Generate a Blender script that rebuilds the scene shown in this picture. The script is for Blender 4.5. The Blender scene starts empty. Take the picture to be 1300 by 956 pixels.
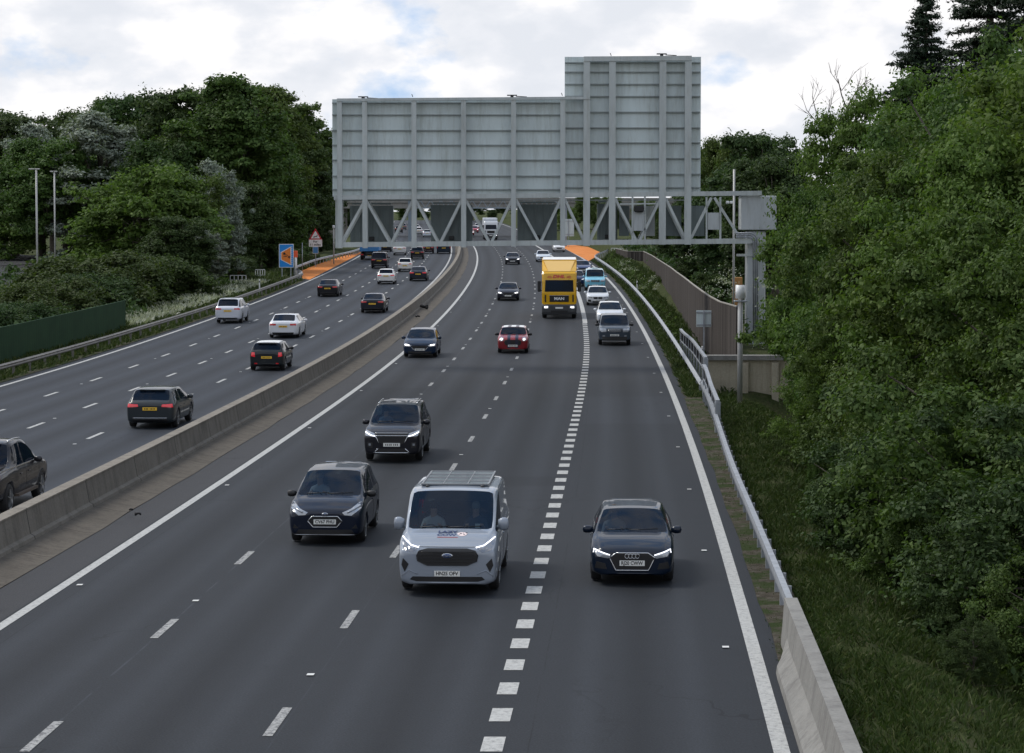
import bpy, bmesh, math, random
import numpy as np
from mathutils import Vector, Matrix
from mathutils.bvhtree import BVHTree
R = math.radians
random.seed(7)
SC = bpy.context.scene
COL = SC.collection

# ---------------------------------------------------------------- camera
F_PX, CAM_H, PX_CX, PX_CY, HORIZON = 2960.0, 7.65, 650.0, 433.5, 275.0
PITCH = math.atan((PX_CY - HORIZON) / F_PX)
cam = bpy.data.cameras.new("camera")
cam.sensor_fit = 'HORIZONTAL'; cam.sensor_width = 36.0
cam.lens = 36.0 * F_PX / 1300.0
cam.shift_y = -(478.0 - PX_CY) / 1300.0
cam.clip_start = 0.5; cam.clip_end = 6000
camo = bpy.data.objects.new("camera", cam); COL.objects.link(camo)
camo.location = (0, 0, CAM_H); camo.rotation_euler = (R(90) - PITCH, 0, 0)
SC.camera = camo

# ---------------------------------------------------------------- light
SUN_DIR = Vector((-0.62, 0.30, 0.98)).normalized()          # towards the sun
elev = math.asin(SUN_DIR.z); azim = math.atan2(SUN_DIR.x, SUN_DIR.y)
wd = bpy.data.worlds.new("World"); SC.world = wd; wd.use_nodes = True
nt = wd.node_tree; nt.nodes.clear()
def N(t, **k):
    n = nt.nodes.new(t)
    for a, b in k.items(): setattr(n, a, b)
    return n
def LK(a, b): nt.links.new(a, b)
wo = N('ShaderNodeOutputWorld')
sky = N('ShaderNodeTexSky'); sky.sky_type = 'NISHITA'; sky.sun_disc = False
sky.sun_elevation = elev; sky.sun_rotation = azim; sky.air_density = 1.0; sky.dust_density = 0.0; sky.ozone_density = 1.6
bg1 = N('ShaderNodeBackground'); bg1.inputs[1].default_value = 0.11
sm_ = N('ShaderNodeMix'); sm_.data_type = 'RGBA'; sm_.inputs[0].default_value = .8; sm_.inputs[7].default_value = (2.9, 4.6, 7.6, 1)
LK(sky.outputs[0], sm_.inputs[6]); LK(sm_.outputs[2], bg1.inputs[0])
tc = N('ShaderNodeTexCoord')
mp = N('ShaderNodeMapping'); mp.inputs['Scale'].default_value = (1.0, 1.0, 1.7)
mp.inputs['Location'].default_value = (0.37, 0.2, 0.11)
LK(tc.outputs['Generated'], mp.inputs[0])
n1 = N('ShaderNodeTexNoise'); n1.inputs['Scale'].default_value = 11.0; n1.inputs['Detail'].default_value = 9; n1.inputs['Roughness'].default_value = 0.53
LK(mp.outputs[0], n1.inputs['Vector'])
rmask = N('ShaderNodeValToRGB'); rmask.color_ramp.elements[0].position = 0.31; rmask.color_ramp.elements[1].position = 0.41
sz_ = N('ShaderNodeSeparateXYZ'); LK(tc.outputs['Generated'], sz_.inputs[0])
mr_ = N('ShaderNodeMapRange'); mr_.inputs[1].default_value = .12; mr_.inputs[2].default_value = .55; mr_.inputs[3].default_value = 0; mr_.inputs[4].default_value = .13
LK(sz_.outputs[2], mr_.inputs[0]); sb_ = N('ShaderNodeMath'); sb_.operation = 'SUBTRACT'; LK(n1.outputs[0], sb_.inputs[0]); LK(mr_.outputs[0], sb_.inputs[1])
LK(sb_.outputs[0], rmask.inputs[0])
n2 = N('ShaderNodeTexNoise'); n2.inputs['Scale'].default_value = 24.0; n2.inputs['Detail'].default_value = 9; n2.inputs['Roughness'].default_value = 0.5
mp2 = N('ShaderNodeMapping'); mp2.inputs['Scale'].default_value = (1.0, 1.0, 1.9); mp2.inputs['Location'].default_value = (1.9, 0.4, 0.73)
LK(tc.outputs['Generated'], mp2.inputs[0]); LK(mp2.outputs[0], n2.inputs['Vector'])
rcol = N('ShaderNodeValToRGB')
e = rcol.color_ramp.elements
e[0].position = 0.36; e[0].color = (0.77, 0.80, 0.86, 1)
e[1].position = 0.56; e[1].color = (1.0, .99, 1.0, 1)
m_ = e.new(0.46); m_.color = (0.84, 0.86, 0.91, 1)
LK(n2.outputs[0], rcol.inputs[0])
bg2 = N('ShaderNodeBackground'); bg2.inputs[1].default_value = 0.95
LK(rcol.outputs[0], bg2.inputs[0])
mx = N('ShaderNodeMixShader'); LK(rmask.outputs[0], mx.inputs[0]); LK(bg1.outputs[0], mx.inputs[1]); LK(bg2.outputs[0], mx.inputs[2])
LK(mx.outputs[0], wo.inputs[0])
sun = bpy.data.lights.new("sun", 'SUN'); sun.energy = 2.3; sun.angle = R(18); sun.color = (1.0, 0.95, 0.87)
suno = bpy.data.objects.new("sun", sun); COL.objects.link(suno)
suno.rotation_euler = SUN_DIR.to_track_quat('Z', 'Y').to_euler(); suno.location = (-40, 20, 60)
SC.view_settings.view_transform = 'Standard'; SC.view_settings.look = 'None'
SC.view_settings.exposure = 0.12; SC.view_settings.gamma = 1.0
SC.cycles.max_bounces = 6; SC.cycles.transparent_max_bounces = 8; SC.cycles.use_denoising = True
try:
    SC.cycles.denoiser = 'OPENIMAGEDENOISE'; SC.cycles.denoising_input_passes = 'RGB_ALBEDO_NORMAL'; SC.cycles.denoising_prefilter = 'ACCURATE'
except Exception: pass

# ---------------------------------------------------------------- helpers
def prof(Y):
    """height of the carriageway along the road: flat, then a steady climb"""
    P = [(-200, 0), (115, 0), (140, .17), (173, .48), (225, 1.1), (305, 2.05), (420, 3.4), (700, 6.2), (2000, 12), (6000, 14)]
    xs = [p[0] for p in P]; ys = [p[1] for p in P]
    return float(sum(np.interp(Y + d, xs, ys) for d in (-18, -9, 0, 9, 18)) / 5)
def pathx(Y):
    """x of the white line beside the central barrier"""
    def q(t): return ((-0.0188 * t - 1.1504) * t + 6.1309) * t - 11.9767
    if Y > 400: return q(4.0) - 0.040 * (Y - 400)
    if Y < 0: return q(0.0) + 0.0613 * Y
    return q(Y / 100)
def slope(Y): return (pathx(Y + .5) - pathx(Y - .5))
def P3(s, Y, z=0.0): return Vector((pathx(Y) + s, Y, prof(Y) + z))
def ray(x, y):
    u = (x - PX_CX) / F_PX; v = -(y - PX_CY) / F_PX
    return (u, math.cos(PITCH) + v * math.sin(PITCH), -math.sin(PITCH) + v * math.cos(PITCH))
def at(x, y, Y):
    """world point on the plane at distance Y"""
    d = ray(x, y); t = Y / d[1]
    return Vector((d[0] * t, Y, CAM_H + d[2] * t))

def tag(o, label=None, cat=None, group=None, kind=None):
    if label: o['label'] = label
    if cat: o['category'] = cat
    if group: o['group'] = group
    if kind: o['kind'] = kind
    return o
def empty(name, loc=(0, 0, 0), rot=(0, 0, 0), label=None, cat=None, group=None):
    o = bpy.data.objects.new(name, None); COL.objects.link(o)
    o.location = loc; o.rotation_euler = rot; o.empty_display_size = .3
    return tag(o, label, cat, group)
def link(name, me, parent=None):
    o = bpy.data.objects.new(name, me); COL.objects.link(o)
    if parent is not None: o.parent = parent
    return o
def copy_tree(o, parent=None):
    c = o.copy(); COL.objects.link(c)
    if parent is not None: c.parent = parent
    for ch in list(o.children): copy_tree(ch, c)
    return c

class MB:
    def __init__(s): s.v = []; s.f = []; s.m = []; s.smooth = []
    def add(s, vs, fs, mi=0, sm=False):
        b = len(s.v); s.v += [tuple(v) for v in vs]
        for f in fs: s.f.append(tuple(b + i for i in f)); s.m.append(mi); s.smooth.append(sm)
    def box(s, c, d, mi=0, rot=None):
        hx, hy, hz = d[0] / 2, d[1] / 2, d[2] / 2
        vs = [Vector((x, y, z)) for x in (-hx, hx) for y in (-hy, hy) for z in (-hz, hz)]
        if rot is not None: vs = [rot @ v for v in vs]
        c = Vector(c); vs = [v + c for v in vs]
        s.add(vs, [(0, 1, 3, 2), (4, 6, 7, 5), (0, 4, 5, 1), (2, 3, 7, 6), (0, 2, 6, 4), (1, 5, 7, 3)], mi)
    def bb(s, c, d, b=.03, mi=0, taper=(1, 1)):
        """bevelled box; taper scales the top (x, y)"""
        hx, hy, hz = d[0] / 2, d[1] / 2, d[2] / 2; c = Vector(c)
        rings = []
        for z, k in ((-hz, b), (-hz + b, 0), (hz - b, 0), (hz, b)):
            t = (z + hz) / (2 * hz); tx = 1 + (taper[0] - 1) * t; ty = 1 + (taper[1] - 1) * t
            x1, y1 = hx * tx, hy * ty; a = b
            if k: x1 -= k; y1 -= k
            pts = [(x1 - a, -y1), (x1, -y1 + a), (x1, y1 - a), (x1 - a, y1), (-x1 + a, y1), (-x1, y1 - a), (-x1, -y1 + a), (-x1 + a, -y1)]
            rings.append([c + Vector((p[0], p[1], z)) for p in pts])
        vs = [p for r in rings for p in r]; fs = []
        for i in range(3):
            for j in range(8):
                fs.append((i * 8 + j, i * 8 + (j + 1) % 8, (i + 1) * 8 + (j + 1) % 8, (i + 1) * 8 + j))
        fs.append(tuple(reversed(range(8)))); fs.append(tuple(range(24, 32)))
        s.add(vs, fs, mi)
    def bar(s, a, b, w, h=None, mi=0):
        a = Vector(a); b = Vector(b); h = h or w; d = (b - a)
        L = d.length; d.normalize()
        up = Vector((0, 0, 1)) if abs(d.z) < .95 else Vector((0, 1, 0))
        x = d.cross(up).normalized(); y = x.cross(d).normalized()
        vs = []
        for p in (a, b):
            for i, j in ((-1, -1), (1, -1), (1, 1), (-1, 1)): vs.append(p + x * (i * w / 2) + y * (j * h / 2))
        s.add(vs, [(0, 3, 2, 1), (4, 5, 6, 7), (0, 1, 5, 4), (1, 2, 6, 5), (2, 3, 7, 6), (3, 0, 4, 7)], mi)
    def tube(s, pts, r, n=10, mi=0, r2=None):
        pts = [Vector(p) for p in pts]; m = len(pts); vs = []; fs = []
        for i, p in enumerate(pts):
            d = (pts[min(i + 1, m - 1)] - pts[max(i - 1, 0)]).normalized()
            up = Vector((0, 0, 1)) if abs(d.z) < .95 else Vector((0, 1, 0))
            x = d.cross(up).normalized(); y = x.cross(d).normalized()
            if isinstance(r, (list, tuple)): rr = r[i]
            else: rr = r if r2 is None else r + (r2 - r) * i / (m - 1)
            for k in range(n):
                a = 2 * math.pi * k / n; vs.append(p + x * (rr * math.cos(a)) + y * (rr * math.sin(a)))
        for i in range(m - 1):
            for k in range(n): fs.append((i * n + k, i * n + (k + 1) % n, (i + 1) * n + (k + 1) % n, (i + 1) * n + k))
        fs.append(tuple(reversed(range(n)))); fs.append(tuple(range((m - 1) * n, m * n)))
        s.add(vs, fs, mi, True)
    def lathe(s, prof_, c=(0, 0, 0), axis='y', n=24, mi=0):
        """prof_ = [(r, h)...] turned round an axis"""
        c = Vector(c); vs = []; fs = []; m = len(prof_)
        for r, h in prof_:
            for k in range(n):
                a = 2 * math.pi * k / n; p = (r * math.cos(a), r * math.sin(a), h)
                if axis == 'y': p = (p[0], p[2], p[1])
                elif axis == 'x': p = (p[2], p[0], p[1])
                vs.append(c + Vector(p))
        for i in range(m - 1):
            for k in range(n): fs.append((i * n + k, i * n + (k + 1) % n, (i + 1) * n + (k + 1) % n, (i + 1) * n + k))
        s.add(vs, fs, mi, True)
    def ngon(s, pts, th_vec, mi=0):
        """flat polygon with thickness vector"""
        n = len(pts); t = Vector(th_vec); pts = [Vector(p) for p in pts]
        vs = pts + [p + t for p in pts]
        fs = [tuple(range(n)), tuple(reversed(range(n, 2 * n)))]
        for i in range(n): fs.append((i, i + n, (i + 1) % n + n, (i + 1) % n))
        s.add(vs, fs, mi)
    def mesh(s, name, mats):
        me = bpy.data.meshes.new(name); me.from_pydata(s.v, [], s.f)
        for m in (mats if isinstance(mats, (list, tuple)) else [mats]): me.materials.append(m)
        me.polygons.foreach_set('material_index', s.m); me.polygons.foreach_set('use_smooth', s.smooth)
        me.update()
        bm = bmesh.new(); bm.from_mesh(me); bmesh.ops.recalc_face_normals(bm, faces=bm.faces); bm.to_mesh(me); bm.free()
        return me
    def build(s, name, mats, parent=None): return link(name, s.mesh(name, mats), parent)

def text_mesh(txt, size, mat, bold=0.0, depth=0.004, width=None):
    cu = bpy.data.curves.new('lettering', 'FONT'); cu.body = txt; cu.size = size; cu.align_x = 'CENTER'; cu.align_y = 'CENTER'
    cu.extrude = depth; cu.offset = bold; cu.resolution_u = 3
    ob = bpy.data.objects.new('tmp', cu); COL.objects.link(ob)
    dg = bpy.context.evaluated_depsgraph_get(); dg.update()
    me = bpy.data.meshes.new_from_object(ob.evaluated_get(dg))
    bpy.data.objects.remove(ob); bpy.data.curves.remove(cu)
    if width:
        xs = [v.co.x for v in me.vertices]; k = width / (max(xs) - min(xs)); c = (max(xs) + min(xs)) / 2
        for v in me.vertices: v.co.x = (v.co.x - c) * k
    me.materials.clear(); me.materials.append(mat)
    return me

# ---------------------------------------------------------------- materials
def mat(name, col, rough=.6, metal=0.0, coat=0.0, emit=None, es=1.0, spec=None, noise=None, bump=None, alpha=None):
    """noise=(scale, amount, second colour)"""
    m = bpy.data.materials.new(name); m.use_nodes = True; t = m.node_tree; b = t.nodes['Principled BSDF']
    b.inputs['Base Color'].default_value = (*col, 1); b.inputs['Roughness'].default_value = rough; b.inputs['Metallic'].default_value = metal
    b.inputs['Coat Weight'].default_value = coat; b.inputs['Coat Roughness'].default_value = .03
    if spec is not None: b.inputs['Specular IOR Level'].default_value = spec
    if emit: b.inputs['Emission Color'].default_value = (*emit, 1); b.inputs['Emission Strength'].default_value = es
    if noise or bump:
        co = t.nodes.new('ShaderNodeTexCoord')
    if noise:
        nz = t.nodes.new('ShaderNodeTexNoise'); nz.inputs['Scale'].default_value = noise[0]; nz.inputs['Detail'].default_value = 6; nz.inputs['Roughness'].default_value = .65
        t.links.new(co.outputs['Object'], nz.inputs['Vector'])
        cr = t.nodes.new('ShaderNodeValToRGB'); cr.color_ramp.elements[0].position = .35; cr.color_ramp.elements[1].position = .68
        cr.color_ramp.elements[0].color = (*col, 1); cr.color_ramp.elements[1].color = (*noise[2], 1)
        t.links.new(nz.outputs[0], cr.inputs[0]); t.links.new(cr.outputs[0], b.inputs['Base Color'])
    if bump:
        nb = t.nodes.new('ShaderNodeTexNoise'); nb.inputs['Scale'].default_value = bump[0]; nb.inputs['Detail'].default_value = 5
        t.links.new(co.outputs['Object'], nb.inputs['Vector'])
        bp = t.nodes.new('ShaderNodeBump'); bp.inputs['Strength'].default_value = bump[1]; bp.inputs['Distance'].default_value = .02
        t.links.new(nb.outputs[0], bp.inputs['Height']); t.links.new(bp.outputs[0], b.inputs['Normal'])
    return m

class G:
    """small node-graph helper for the larger materials"""
    def __init__(s, name):
        s.m = bpy.data.materials.new(name); s.m.use_nodes = True; s.t = s.m.node_tree; s.b = s.t.nodes['Principled BSDF']
    def n(s, t, **k):
        x = s.t.nodes.new(t)
        for a, b in k.items(): setattr(x, a, b)
        return x
    def l(s, a, b): s.t.links.new(a, b)
    def noise(s, vec, scale, detail=5, rough=.6, sc=None):
        if sc:
            mp = s.n('ShaderNodeMapping'); mp.inputs['Scale'].default_value = sc; s.l(vec, mp.inputs[0]); vec = mp.outputs[0]
        z = s.n('ShaderNodeTexNoise'); z.inputs['Scale'].default_value = scale; z.inputs['Detail'].default_value = detail; z.inputs['Roughness'].default_value = rough
        s.l(vec, z.inputs['Vector']); return z.outputs[0]
    def ramp(s, fac, stops):
        r = s.n('ShaderNodeValToRGB'); e = r.color_ramp.elements
        e[0].position = stops[0][0]; e[0].color = (*stops[0][1], 1); e[1].position = stops[-1][0]; e[1].color = (*stops[-1][1], 1)
        for p, c in stops[1:-1]: q = e.new(p); q.color = (*c, 1)
        s.l(fac, r.inputs[0]); return r.outputs[0]
    def mix(s, f, a, b, mode='MIX'):
        x = s.n('ShaderNodeMix'); x.data_type = 'RGBA'; x.blend_type = mode
        for sock, v in ((x.inputs[0], f), (x.inputs[6], a), (x.inputs[7], b)):
            if isinstance(v, (int, float)): sock.default_value = v
            elif isinstance(v, tuple): sock.default_value = (*v, 1)
            else: s.l(v, sock)
        return x.outputs[2]
    def math(s, op, a, b=None, c=None):
        x = s.n('ShaderNodeMath'); x.operation = op
        for i, v in enumerate((a, b, c)):
            if v is None: continue
            if isinstance(v, (int, float)): x.inputs[i].default_value = v
            else: s.l(v, x.inputs[i])
        return x.outputs[0]
    def bump(s, h, st, dist=.02):
        b = s.n('ShaderNodeBump'); b.inputs['Strength'].default_value = st; b.inputs['Distance'].default_value = dist
        s.l(h, b.inputs['Height']); s.l(b.outputs[0], s.b.inputs['Normal'])

def asphalt_mat(name, base, lanes, seams=(), patches=()):
    g = G(name); uv = g.n('ShaderNodeUVMap').outputs[0]; ob = g.n('ShaderNodeTexCoord').outputs['Object']
    sx = g.n('ShaderNodeSeparateXYZ'); g.l(uv, sx.inputs[0]); u = sx.outputs[0]
    big = g.noise(uv, .5, 5, .65, (1.0, .05, 1)); fine = g.noise(ob, 26, 3, .7); mid = g.noise(ob, 1.7, 5, .65)
    c = g.ramp(big, [(.3, tuple(v * .74 for v in base)), (.7, tuple(v * 1.30 for v in base))])
    c = g.mix(.5, c, g.ramp(mid, [(.3, tuple(v * .84 for v in base)), (.7, tuple(v * 1.16 for v in base))]))
    c = g.mix(.40, c, g.ramp(fine, [(.35, tuple(v * .45 for v in base)), (.50, base), (.70, tuple(v * 2.1 for v in base))]))
    # polished wheel tracks and oil-darkened lane centres
    for s0 in lanes:
        for dx, wdt, k in ((-.85, .40, 1.38), (.85, .40, 1.38), (0, .50, .62)):
            d = g.math('ABSOLUTE', g.math('SUBTRACT', u, s0 + dx))
            f = g.math('MULTIPLY', g.n('ShaderNodeClamp').outputs[0], 1.0)
            cl = g.n('ShaderNodeMapRange'); cl.interpolation_type = 'SMOOTHSTEP'
            cl.inputs[1].default_value = wdt; cl.inputs[2].default_value = 0.0; cl.inputs[3].default_value = 0; cl.inputs[4].default_value = .8
            g.l(d, cl.inputs[0])
            c = g.mix(cl.outputs[0], c, g.mix(1.0, c, (k, k, k), 'MULTIPLY'))
    for s0, wdt, k in seams:
        wob = g.math('MULTIPLY', g.math('SUBTRACT', g.noise(uv, .5, 3), .5), .06)
        d = g.math('ABSOLUTE', g.math('SUBTRACT', g.math('ADD', u, wob), s0))
        f = g.math('MULTIPLY', g.math('LESS_THAN', d, wdt), g.ramp(g.noise(uv, 2.0, 3, .6, (1, .4, 1)), [(.38, (0, 0, 0)), (.55, (1, 1, 1))]))
        c = g.mix(f, c, g.mix(1.0, c, (k, k, k), 'MULTIPLY'))
    for (ua, ub, va, vb, k) in patches:
        f = g.math('MULTIPLY', g.math('MULTIPLY', g.math('GREATER_THAN', u, ua), g.math('LESS_THAN', u, ub)), g.math('MULTIPLY', g.math('GREATER_THAN', sx.outputs[1], va), g.math('LESS_THAN', sx.outputs[1], vb)))
        c = g.mix(f, c, g.mix(1.0, c, (k, k, k), 'MULTIPLY'))
    vo = g.n('ShaderNodeTexVoronoi'); vo.feature = 'DISTANCE_TO_EDGE'; vo.inputs['Scale'].default_value = .16
    mpv = g.n('ShaderNodeMapping'); mpv.inputs['Scale'].default_value = (1.2, .5, 1); g.l(uv, mpv.inputs[0])
    wv = g.n('ShaderNodeVectorMath'); wv.operation = 'ADD'; g.l(mpv.outputs[0], wv.inputs[0])
    nzv = g.n('ShaderNodeTexNoise'); nzv.inputs['Scale'].default_value = 1.1; g.l(uv, nzv.inputs['Vector']); g.l(nzv.outputs['Color'], wv.inputs[1]); g.l(wv.outputs[0], vo.inputs['Vector'])
    f = g.math('MULTIPLY', g.math('LESS_THAN', vo.outputs['Distance'], .0035), g.ramp(g.noise(uv, .09, 2), [(.5, (0, 0, 0)), (.6, (.7, .7, .7))]))
    c = g.mix(f, c, tuple(v * .45 for v in base))
    spots = g.noise(uv, 1.4, 2, .5, (1, .5, 1)); c = g.mix(g.ramp(spots, [(.70, (0, 0, 0)), (.78, (.5, .5, .5))]), c, tuple(v * .5 for v in base))
    g.l(c, g.b.inputs['Base Color']); g.b.inputs['Roughness'].default_value = .68
    g.b.inputs['Specular IOR Level'].default_value = .16
    g.bump(fine, .35, .01)
    return g.m
ASPH = (.0190, .0215, .0256)
M = {}
M['asphalt_near'] = asphalt_mat('asphalt_near', ASPH, (1.55, 4.7, 8.2, 11.9), ((3.1, .018, 1.9), (6.55, .012, 1.35), (10.3, .012, .6), (.45, .014, .6)), ((.3, 3.1, 92, 104, .80), (6.5, 9.7, 66, 68.4, .78), (10.2, 13.7, 86, 99, 1.2), (3.2, 6.4, 138, 160, .84), (-1.3, 13.9, 119, 119.5, .72), (-1.3, 13.9, 62.6, 62.72, .7)))
M['asphalt_far'] = asphalt_mat('asphalt_far', (.0235, .0275, .0345), (-5.2, -8.3, -11.35, -14.5), ((-6.8, .012, .6), (-12.85, .012, 1.5)))
M['asphalt_strip'] = asphalt_mat('asphalt_strip', (.036, .036, .038), ())
def paint_line(name, col, dark, thr=.62):
    g = G(name); ob = g.n('ShaderNodeTexCoord').outputs['Object']
    a = g.noise(ob, 9, 6, .75); b_ = g.noise(ob, 60, 2, .6)
    w = g.math('ADD', g.math('MULTIPLY', a, .7), g.math('MULTIPLY', b_, .3))
    c = g.ramp(w, [(.40, col), (thr - .06, tuple(v * .8 for v in col)), (thr + .05, dark)])
    g.l(c, g.b.inputs['Base Color']); g.b.inputs['Roughness'].default_value = .6
    return g.m
M['line'] = paint_line('road_paint', (.44, .44, .42), (.13, .13, .13), .585)
M['line_worn'] = paint_line('road_paint_worn', (.36, .36, .345), (.05, .05, .055), .535)
M['orange_surf'] = None
def orange():
    g = G('orange_surfacing'); ob = g.n('ShaderNodeTexCoord').outputs['Object']
    c = g.ramp(g.noise(ob, .5, 6, .7), [(.3, (.42, .135, .035)), (.5, (.56, .19, .05)), (.72, (.62, .27, .11))])
    c = g.mix(.35, c, g.ramp(g.noise(ob, 5, 5, .7), [(.35, (.42, .13, .03)), (.65, (.76, .30, .08))]))
    g.l(c, g.b.inputs['Base Color']); g.b.inputs['Roughness'].default_value = .9; g.b.inputs['Specular IOR Level'].default_value = .1; return g.m
M['orange_surf'] = orange()
def concrete(name, base, stain, joint=3.0, warm=1.0):
    g = G(name); ob = g.n('ShaderNodeTexCoord').outputs['Object']
    c = g.ramp(g.noise(ob, .8, 8, .7), [(.3, tuple(v * .78 for v in base)), (.68, tuple(v * 1.16 for v in base))])
    drip = g.noise(ob, 1.0, 5, .7, (2.2, 2.2, .22))
    c = g.mix(g.ramp(drip, [(.48, (0, 0, 0)), (.68, (.85, .85, .85))]), c, stain)
    c = g.mix(.35, c, g.ramp(g.noise(ob, 14, 5, .7), [(.3, tuple(v * .6 for v in base)), (.7, tuple(v * 1.3 for v in base))]))
    if joint:
        sp = g.n('ShaderNodeSeparateXYZ'); g.l(ob, sp.inputs[0])
        fr = g.math('FRACT', g.math('DIVIDE', sp.outputs[1], joint))
        c = g.mix(g.math('LESS_THAN', fr, .011), c, tuple(v * .35 for v in base))
    g.l(c, g.b.inputs['Base Color']); g.b.inputs['Roughness'].default_value = .9; g.b.inputs['Specular IOR Level'].default_value = .15; g.bump(g.noise(ob, 18, 4), .4, .02)
    return g.m
M['barrier'] = concrete('barrier_concrete', (.165, .152, .132), (.068, .061, .052), 6.0)
M['apron'] = concrete('apron_concrete', (.105, .093, .078), (.05, .044, .038), 4.0)
M['coping'] = concrete('coping_concrete', (.22, .20, .17), (.12, .105, .088), 6.0)
M['cream_concrete'] = concrete('cream_concrete', (.40, .36, .28), (.20, .17, .12), 0)
M['end_concrete'] = concrete('pale_concrete', (.23, .225, .21), (.11, .105, .10), 0)
M['galv'] = mat('galvanised_steel', (.36, .38, .41), .5, .35, noise=(3.0, 1, (.25, .265, .28)))
M['galv_brown'] = mat('weathered_rail', (.20, .19, .17), .6, .3, noise=(2.0, 1, (.12, .11, .10)))
M['dark_metal'] = mat('dark_metal', (.03, .03, .032), .5, .5)
M['black'] = mat('black_plastic', (.012, .012, .013), .5)
M['grey_pole'] = mat('painted_pole', (.38, .38, .37), .5, .2)
M['white'] = mat('white_paint', (.75, .76, .76), .4, noise=(6, 1, (.62, .62, .60)))
def gantry_mat(name, base, k=1.0):
    g = G(name); ob = g.n('ShaderNodeTexCoord').outputs['Object']
    c = g.ramp(g.noise(ob, .6, 6, .65, (1, 1, .35)), [(.3, tuple(v * .86 for v in base)), (.7, tuple(v * 1.1 for v in base))])
    c = g.mix(g.ramp(g.noise(ob, 1.6, 6, .75, (2.5, 1, .3)), [(.48, (0, 0, 0)), (.70, (.5, .5, .5))]), c, (base[0] * .52, base[1] * .50, base[2] * .44))
    g.l(c, g.b.inputs['Base Color']); g.b.inputs['Roughness'].default_value = .5; g.b.inputs['Metallic'].default_value = .1
    return g.m
M['g_panel'] = gantry_mat('sign_back_sheet', (.53, .60, .60))
M['g_post'] = gantry_mat('gantry_steel', (.44, .475, .47))
M['g_rib'] = gantry_mat('sign_rib', (.26, .29, .29))
M['g_dark'] = gantry_mat('signal_case', (.15, .185, .19))
M['g_light'] = gantry_mat('light_case', (.42, .45, .46))

def grass_ground():
    g = G('verge_ground'); ob = g.n('ShaderNodeTexCoord').outputs['Object']
    c = g.ramp(g.noise(ob, .35, 7, .7), [(.3, (.022, .035, .012)), (.5, (.040, .058, .018)), (.7, (.075, .085, .035))])
    c = g.mix(g.ramp(g.noise(ob, 1.3, 6, .75), [(.5, (0, 0, 0)), (.66, (.9, .9, .9))]), c, (.095, .078, .055))
    c = g.mix(.5, c, g.ramp(g.noise(ob, 9, 5, .8), [(.3, (.012, .018, .008)), (.7, (.09, .10, .045))]))
    g.l(c, g.b.inputs['Base Color']); g.b.inputs['Roughness'].default_value = 1.0; g.b.inputs['Specular IOR Level'].default_value = .05; g.bump(g.noise(ob, 7, 6, .8), .8, .12)
    return g.m
M['ground'] = grass_ground()
def verge_dirt():
    g = G('verge_dirt'); ob = g.n('ShaderNodeTexCoord').outputs['Object']
    c = g.ramp(g.noise(ob, 3, 7, .8), [(.3, (.035, .030, .024)), (.5, (.075, .066, .052)), (.72, (.15, .14, .12))])
    c = g.mix(g.ramp(g.noise(ob, .8, 6, .7), [(.46, (0, 0, 0)), (.56, (.9, .9, .9))]), c, (.035, .052, .018))
    g.l(c, g.b.inputs['Base Color']); g.b.inputs['Roughness'].default_value = 1.0; g.b.inputs['Specular IOR Level'].default_value = .05; g.bump(g.noise(ob, 14, 6, .8), .8, .06)
    return g.m
M['dirt'] = verge_dirt()

def leaf_mat(name, c1, c2, c3=None, trans=.3, big=.25):
    g = G(name); t = g.t; t.nodes.remove(g.b)
    geo = g.n('ShaderNodeNewGeometry'); ob = g.n('ShaderNodeTexCoord').outputs['Object']
    c3 = c3 or c2
    c = g.ramp(geo.outputs['Random Per Island'], [(0, c1), (.6, c2), (1, c3)])
    info = g.n('ShaderNodeObjectInfo')
    hv = g.n('ShaderNodeHueSaturation'); g.l(c, hv.inputs['Color'])
    g.l(g.math('ADD', g.math('MULTIPLY', info.outputs['Random'], .035), .483), hv.inputs['Hue'])
    g.l(g.math('ADD', g.math('MULTIPLY', g.noise(ob, big, 3, .6), .9), .55), hv.inputs['Value'])
    d = g.n('ShaderNodeBsdfPrincipled'); g.l(hv.outputs[0], d.inputs['Base Color']); d.inputs['Roughness'].default_value = .6
    d.inputs['Specular IOR Level'].default_value = .15
    tr = g.n('ShaderNodeBsdfTranslucent'); g.l(g.mix(1.0, hv.outputs[0], (1.1, 1.25, .6), 'MULTIPLY'), tr.inputs[0])
    mxn = g.n('ShaderNodeMixShader'); mxn.inputs[0].default_value = trans
    g.l(d.outputs[0], mxn.inputs[1]); g.l(tr.outputs[0], mxn.inputs[2])
    out = [n for n in t.nodes if n.type == 'OUTPUT_MATERIAL'][0]; g.l(mxn.outputs[0], out.inputs[0])
    return g.m
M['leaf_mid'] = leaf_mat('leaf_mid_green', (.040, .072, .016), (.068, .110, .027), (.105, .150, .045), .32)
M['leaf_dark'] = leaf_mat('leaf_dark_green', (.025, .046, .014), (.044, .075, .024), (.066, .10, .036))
M['leaf_bright'] = leaf_mat('leaf_bright_green', (.054, .094, .018), (.086, .140, .030), (.125, .18, .05), .35)
M['leaf_olive'] = leaf_mat('leaf_olive_green', (.030, .052, .014), (.046, .074, .021), (.068, .098, .032))
M['leaf_silver'] = leaf_mat('leaf_silver', (.13, .155, .115), (.20, .23, .185), (.30, .33, .28), .2)
M['needle'] = leaf_mat('dark_needles', (.008, .016, .008), (.015, .028, .014), (.028, .044, .022), .1)
M['grass'] = leaf_mat('grass_blades', (.030, .050, .012), (.050, .075, .020), (.10, .11, .05), .2, .8)
M['flower'] = leaf_mat('pale_seed_heads', (.30, .33, .24), (.42, .44, .36), (.5, .5, .45), .2)
M['bark'] = mat('bark', (.07, .058, .045), .9, noise=(4, 1, (.13, .115, .095)), bump=(9, .8))
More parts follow.
